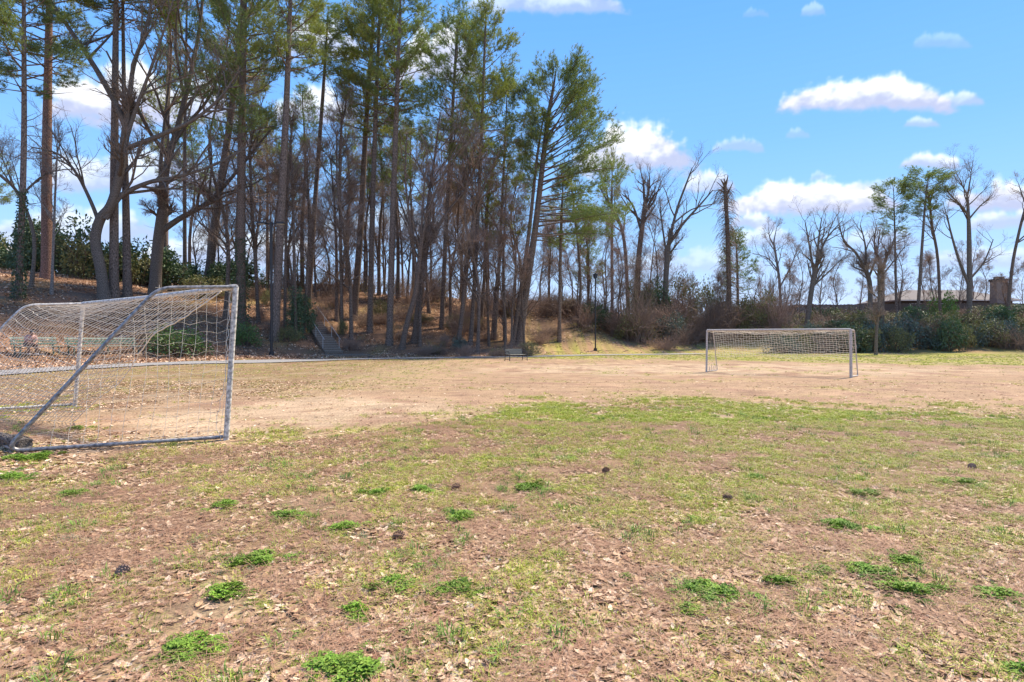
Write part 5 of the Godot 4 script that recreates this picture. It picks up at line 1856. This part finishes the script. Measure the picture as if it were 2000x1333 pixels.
	for k in 2600:
		var d := sqrt(lerpf(2.0, 150.0, r.randf()))
		var x := r.randf_range(-1.0, 1.0) * (d + 1.2)
		var cv := cover(x, d, -5.0)
		if cv.y > 0.4 or nz.get_noise_2d(x * 60.0, d * 60.0) < 0.12:
			continue
		ws.append(lay(x, d, r.randf_range(0.5, 1.0), 0.2, 0.0, r))
		var q := r.randf_range(0.8, 1.3)
		wc.push_back(Color(0.17 * q, 0.28 * q, 0.05 * q))
	scatter("weeds", blades(350, 30, 0.06, 0.10, 0.0035).mesh(gm), ws, wc, "tufts of coarse green weeds in the field", "weeds")
	# grass growing in distinct clumps on the near ground
	var ks := []
	var kc := PackedColorArray()
	for k in 2600:
		var d := sqrt(lerpf(2.2, 13.5 * 13.5, r.randf()))
		var x := r.randf_range(-1.0, 1.0) * (d + 1.2)
		var cv := cover(x, d, -5.0)
		if cv.y > 0.35 or r.randf() > 0.3 + cv.x:
			continue
		var rad := r.randf_range(0.03, 0.15)
		var tone := Color(0.23, 0.38, 0.045).lerp(Color(0.42, 0.51, 0.075), r.randf())
		if r.randf() < 0.12:
			tone = Color(0.21, 0.30, 0.16)
		for q in int(4 + rad * 70.0):
			var az := r.randf() * TAU
			var rr := sqrt(r.randf()) * rad
			ks.append(lay(x + cos(az) * rr * 1.5, d + sin(az) * rr, r.randf_range(0.5, 1.0), 0.3, -0.004, r))
			var w := r.randf_range(0.75, 1.2)
			kc.push_back(Color(tone.r * w, tone.g * w, tone.b * w))
	scatter("grass_clumps", blades(351, 15, 0.04, 0.055, 0.0024).mesh(gm), ks, kc, "fresh green grass clumps sprouting through the leaves", "grass")
	# twigs and sticks on the bank
	var tw := MB.new()
	for k in 1100:
		var d := r.randf_range(30.0, 74.0)
		var x := r.randf_range(-0.9, 0.35) * d
		var s := bank_dist(x, d)
		if s < 1.0 or s > 22.0:
			continue
		var b := on_ground(x, d) + Vector3(0, 0.05, 0)
		var az := r.randf() * TAU
		var l := r.randf_range(0.4, 2.4)
		var e := on_ground(x + cos(az) * l, d + sin(az) * l) + Vector3(0, 0.08 + r.randf() * 0.25, 0)
		tw.tube(PackedVector3Array([b, b.lerp(e, 0.5) + Vector3(0, 0.1, 0), e]), taper(3, r.randf_range(0.012, 0.035), 0.006), 4)
	var st := MeshInstance3D.new()
	st.name = "fallen_sticks"
	st.mesh = tw.mesh(mats.brown_bark)
	add_child(st, true)
	tagged(st, "fallen sticks and dead branches littering the wooded bank", "sticks", "", "stuff")

func build_cones() -> void:
	var m := mat("pine_cone", lin(0.25, 0.155, 0.11), 0.85)
	var mb := MB.new()
	var r := RandomNumberGenerator.new()
	r.seed = 88
	for k in 70:
		var t := k / 69.0
		var az := k * 2.39996
		var rr := 0.034 * pow(sin(PI * clampf(t * 0.86 + 0.1, 0, 1)), 0.7)
		var c := Vector3((t - 0.5) * 0.085, cos(az) * rr * 0.7, sin(az) * rr * 0.7)
		var o := Vector3(0.35, cos(az), sin(az)).normalized()
		var s := Vector3(0, -sin(az), cos(az)) * 0.0085
		var tip := c + o * (rr * 0.55 + 0.006)
		mb.quad(c - s, tip - s * 0.9, tip + s * 0.9, c + s)
		mb.tri(tip - s * 0.9, tip + Vector3(0.006, 0, 0) + o * 0.003, tip + s * 0.9)
	var core := MB.new()
	core.tube(PackedVector3Array([Vector3(-0.045, 0, 0), Vector3(-0.02, 0, 0), Vector3(0.02, 0, 0), Vector3(0.045, 0, 0)]), PackedFloat32Array([0.008, 0.02, 0.019, 0.004]), 8, Color.WHITE, true)
	var scales := mb.mesh(m)
	var corem := core.mesh(m)
	var list := [[1183, 926, "dark pine cone lying in grass between leaf drifts"], [777, 1056, "dark round pine cone among pale leaves near clover"], [890, 958, "small dark pine cone standing in thin grass"], [237, 1128, "brown open pine cone on straw before the large goal"],
		[1422, 978, "flat dark pine cone beside a grassy tuft"], [1900, 918, "reddish broken pine cone in the grass past the others"]]
	for e in list:
		var h := ground_hit(e[0], e[1], 1.5)
		var p := on_ground(h.x, -h.z)
		var o := thing("pine_cone", e[2], "pine cone", p + Vector3(0, 0.032, 0), r.randf() * TAU, "pine cones on the near ground")
		part("scales", scales, o)
		part("core", corem, o)

# ---------------------------------------------------------------- main
func _ready() -> void:
	var t0 := Time.get_ticks_msec()
	nz.seed = 3
	nz.frequency = 0.01
	nz.fractal_octaves = 4
	nz2.seed = 9
	nz2.frequency = 0.01
	nz2.fractal_octaves = 3
	var cam := Camera3D.new()
	cam.name = "camera"
	cam.fov = rad_to_deg(2.0 * atan(666.5 / F))
	cam.near = 0.05
	cam.far = 2000.0
	add_child(cam)
	cam.position = Vector3(0, EYE, 0)
	cam.rotation.x = -atan((666.5 - HY) / F)
	cam.current = true
	var env := Environment.new()
	env.background_mode = Environment.BG_SKY
	env.tonemap_mode = Environment.TONE_MAPPER_LINEAR
	env.tonemap_exposure = 1.78
	env.sdfgi_enabled = true
	env.ssao_enabled = true
	env.ssil_enabled = true
	var sm := PanoramaSkyMaterial.new()
	sm.panorama = ImageTexture.create_from_image(sky_image())
	sm.energy_multiplier = 0.79
	var sky := Sky.new()
	sky.sky_material = sm
	env.sky = sky
	var we := WorldEnvironment.new()
	we.name = "environment"
	we.environment = env
	add_child(we)
	var sun := DirectionalLight3D.new()
	sun.name = "sun"
	sun.light_energy = 1.6
	sun.light_color = Color(1.0, 0.945, 0.855)
	sun.light_angular_distance = 5.0
	sun.shadow_enabled = true
	add_child(sun)
	var az := deg_to_rad(SUN_AZ)
	var el := deg_to_rad(SUN_EL)
	sun.look_at_from_position(Vector3(sin(az) * cos(el), sin(el), -cos(az) * cos(el)) * 100.0, Vector3.ZERO)
	print("sky ", Time.get_ticks_msec() - t0)
	build_ground()
	build_path()
	print("ground ", Time.get_ticks_msec() - t0)
	make_plants()
	build_buildings()
	build_stairs()
	for k in PINES.size():
		place_pine(PINES[k], 500 + k)
	build_big_pine()
	print("pines ", Time.get_ticks_msec() - t0)
	for k in BARES.size():
		place_bare(BARES[k], 800 + k)
	print("bare ", Time.get_ticks_msec() - t0)
	build_fillers()
	build_shrubs()
	print("shrubs ", Time.get_ticks_msec() - t0)
	build_near_goal()
	build_far_goal()
	build_benches()
	build_lamps()
	build_person()
	print("objects ", Time.get_ticks_msec() - t0)
	build_cover()
	build_cones()
	print("cover ", Time.get_ticks_msec() - t0)
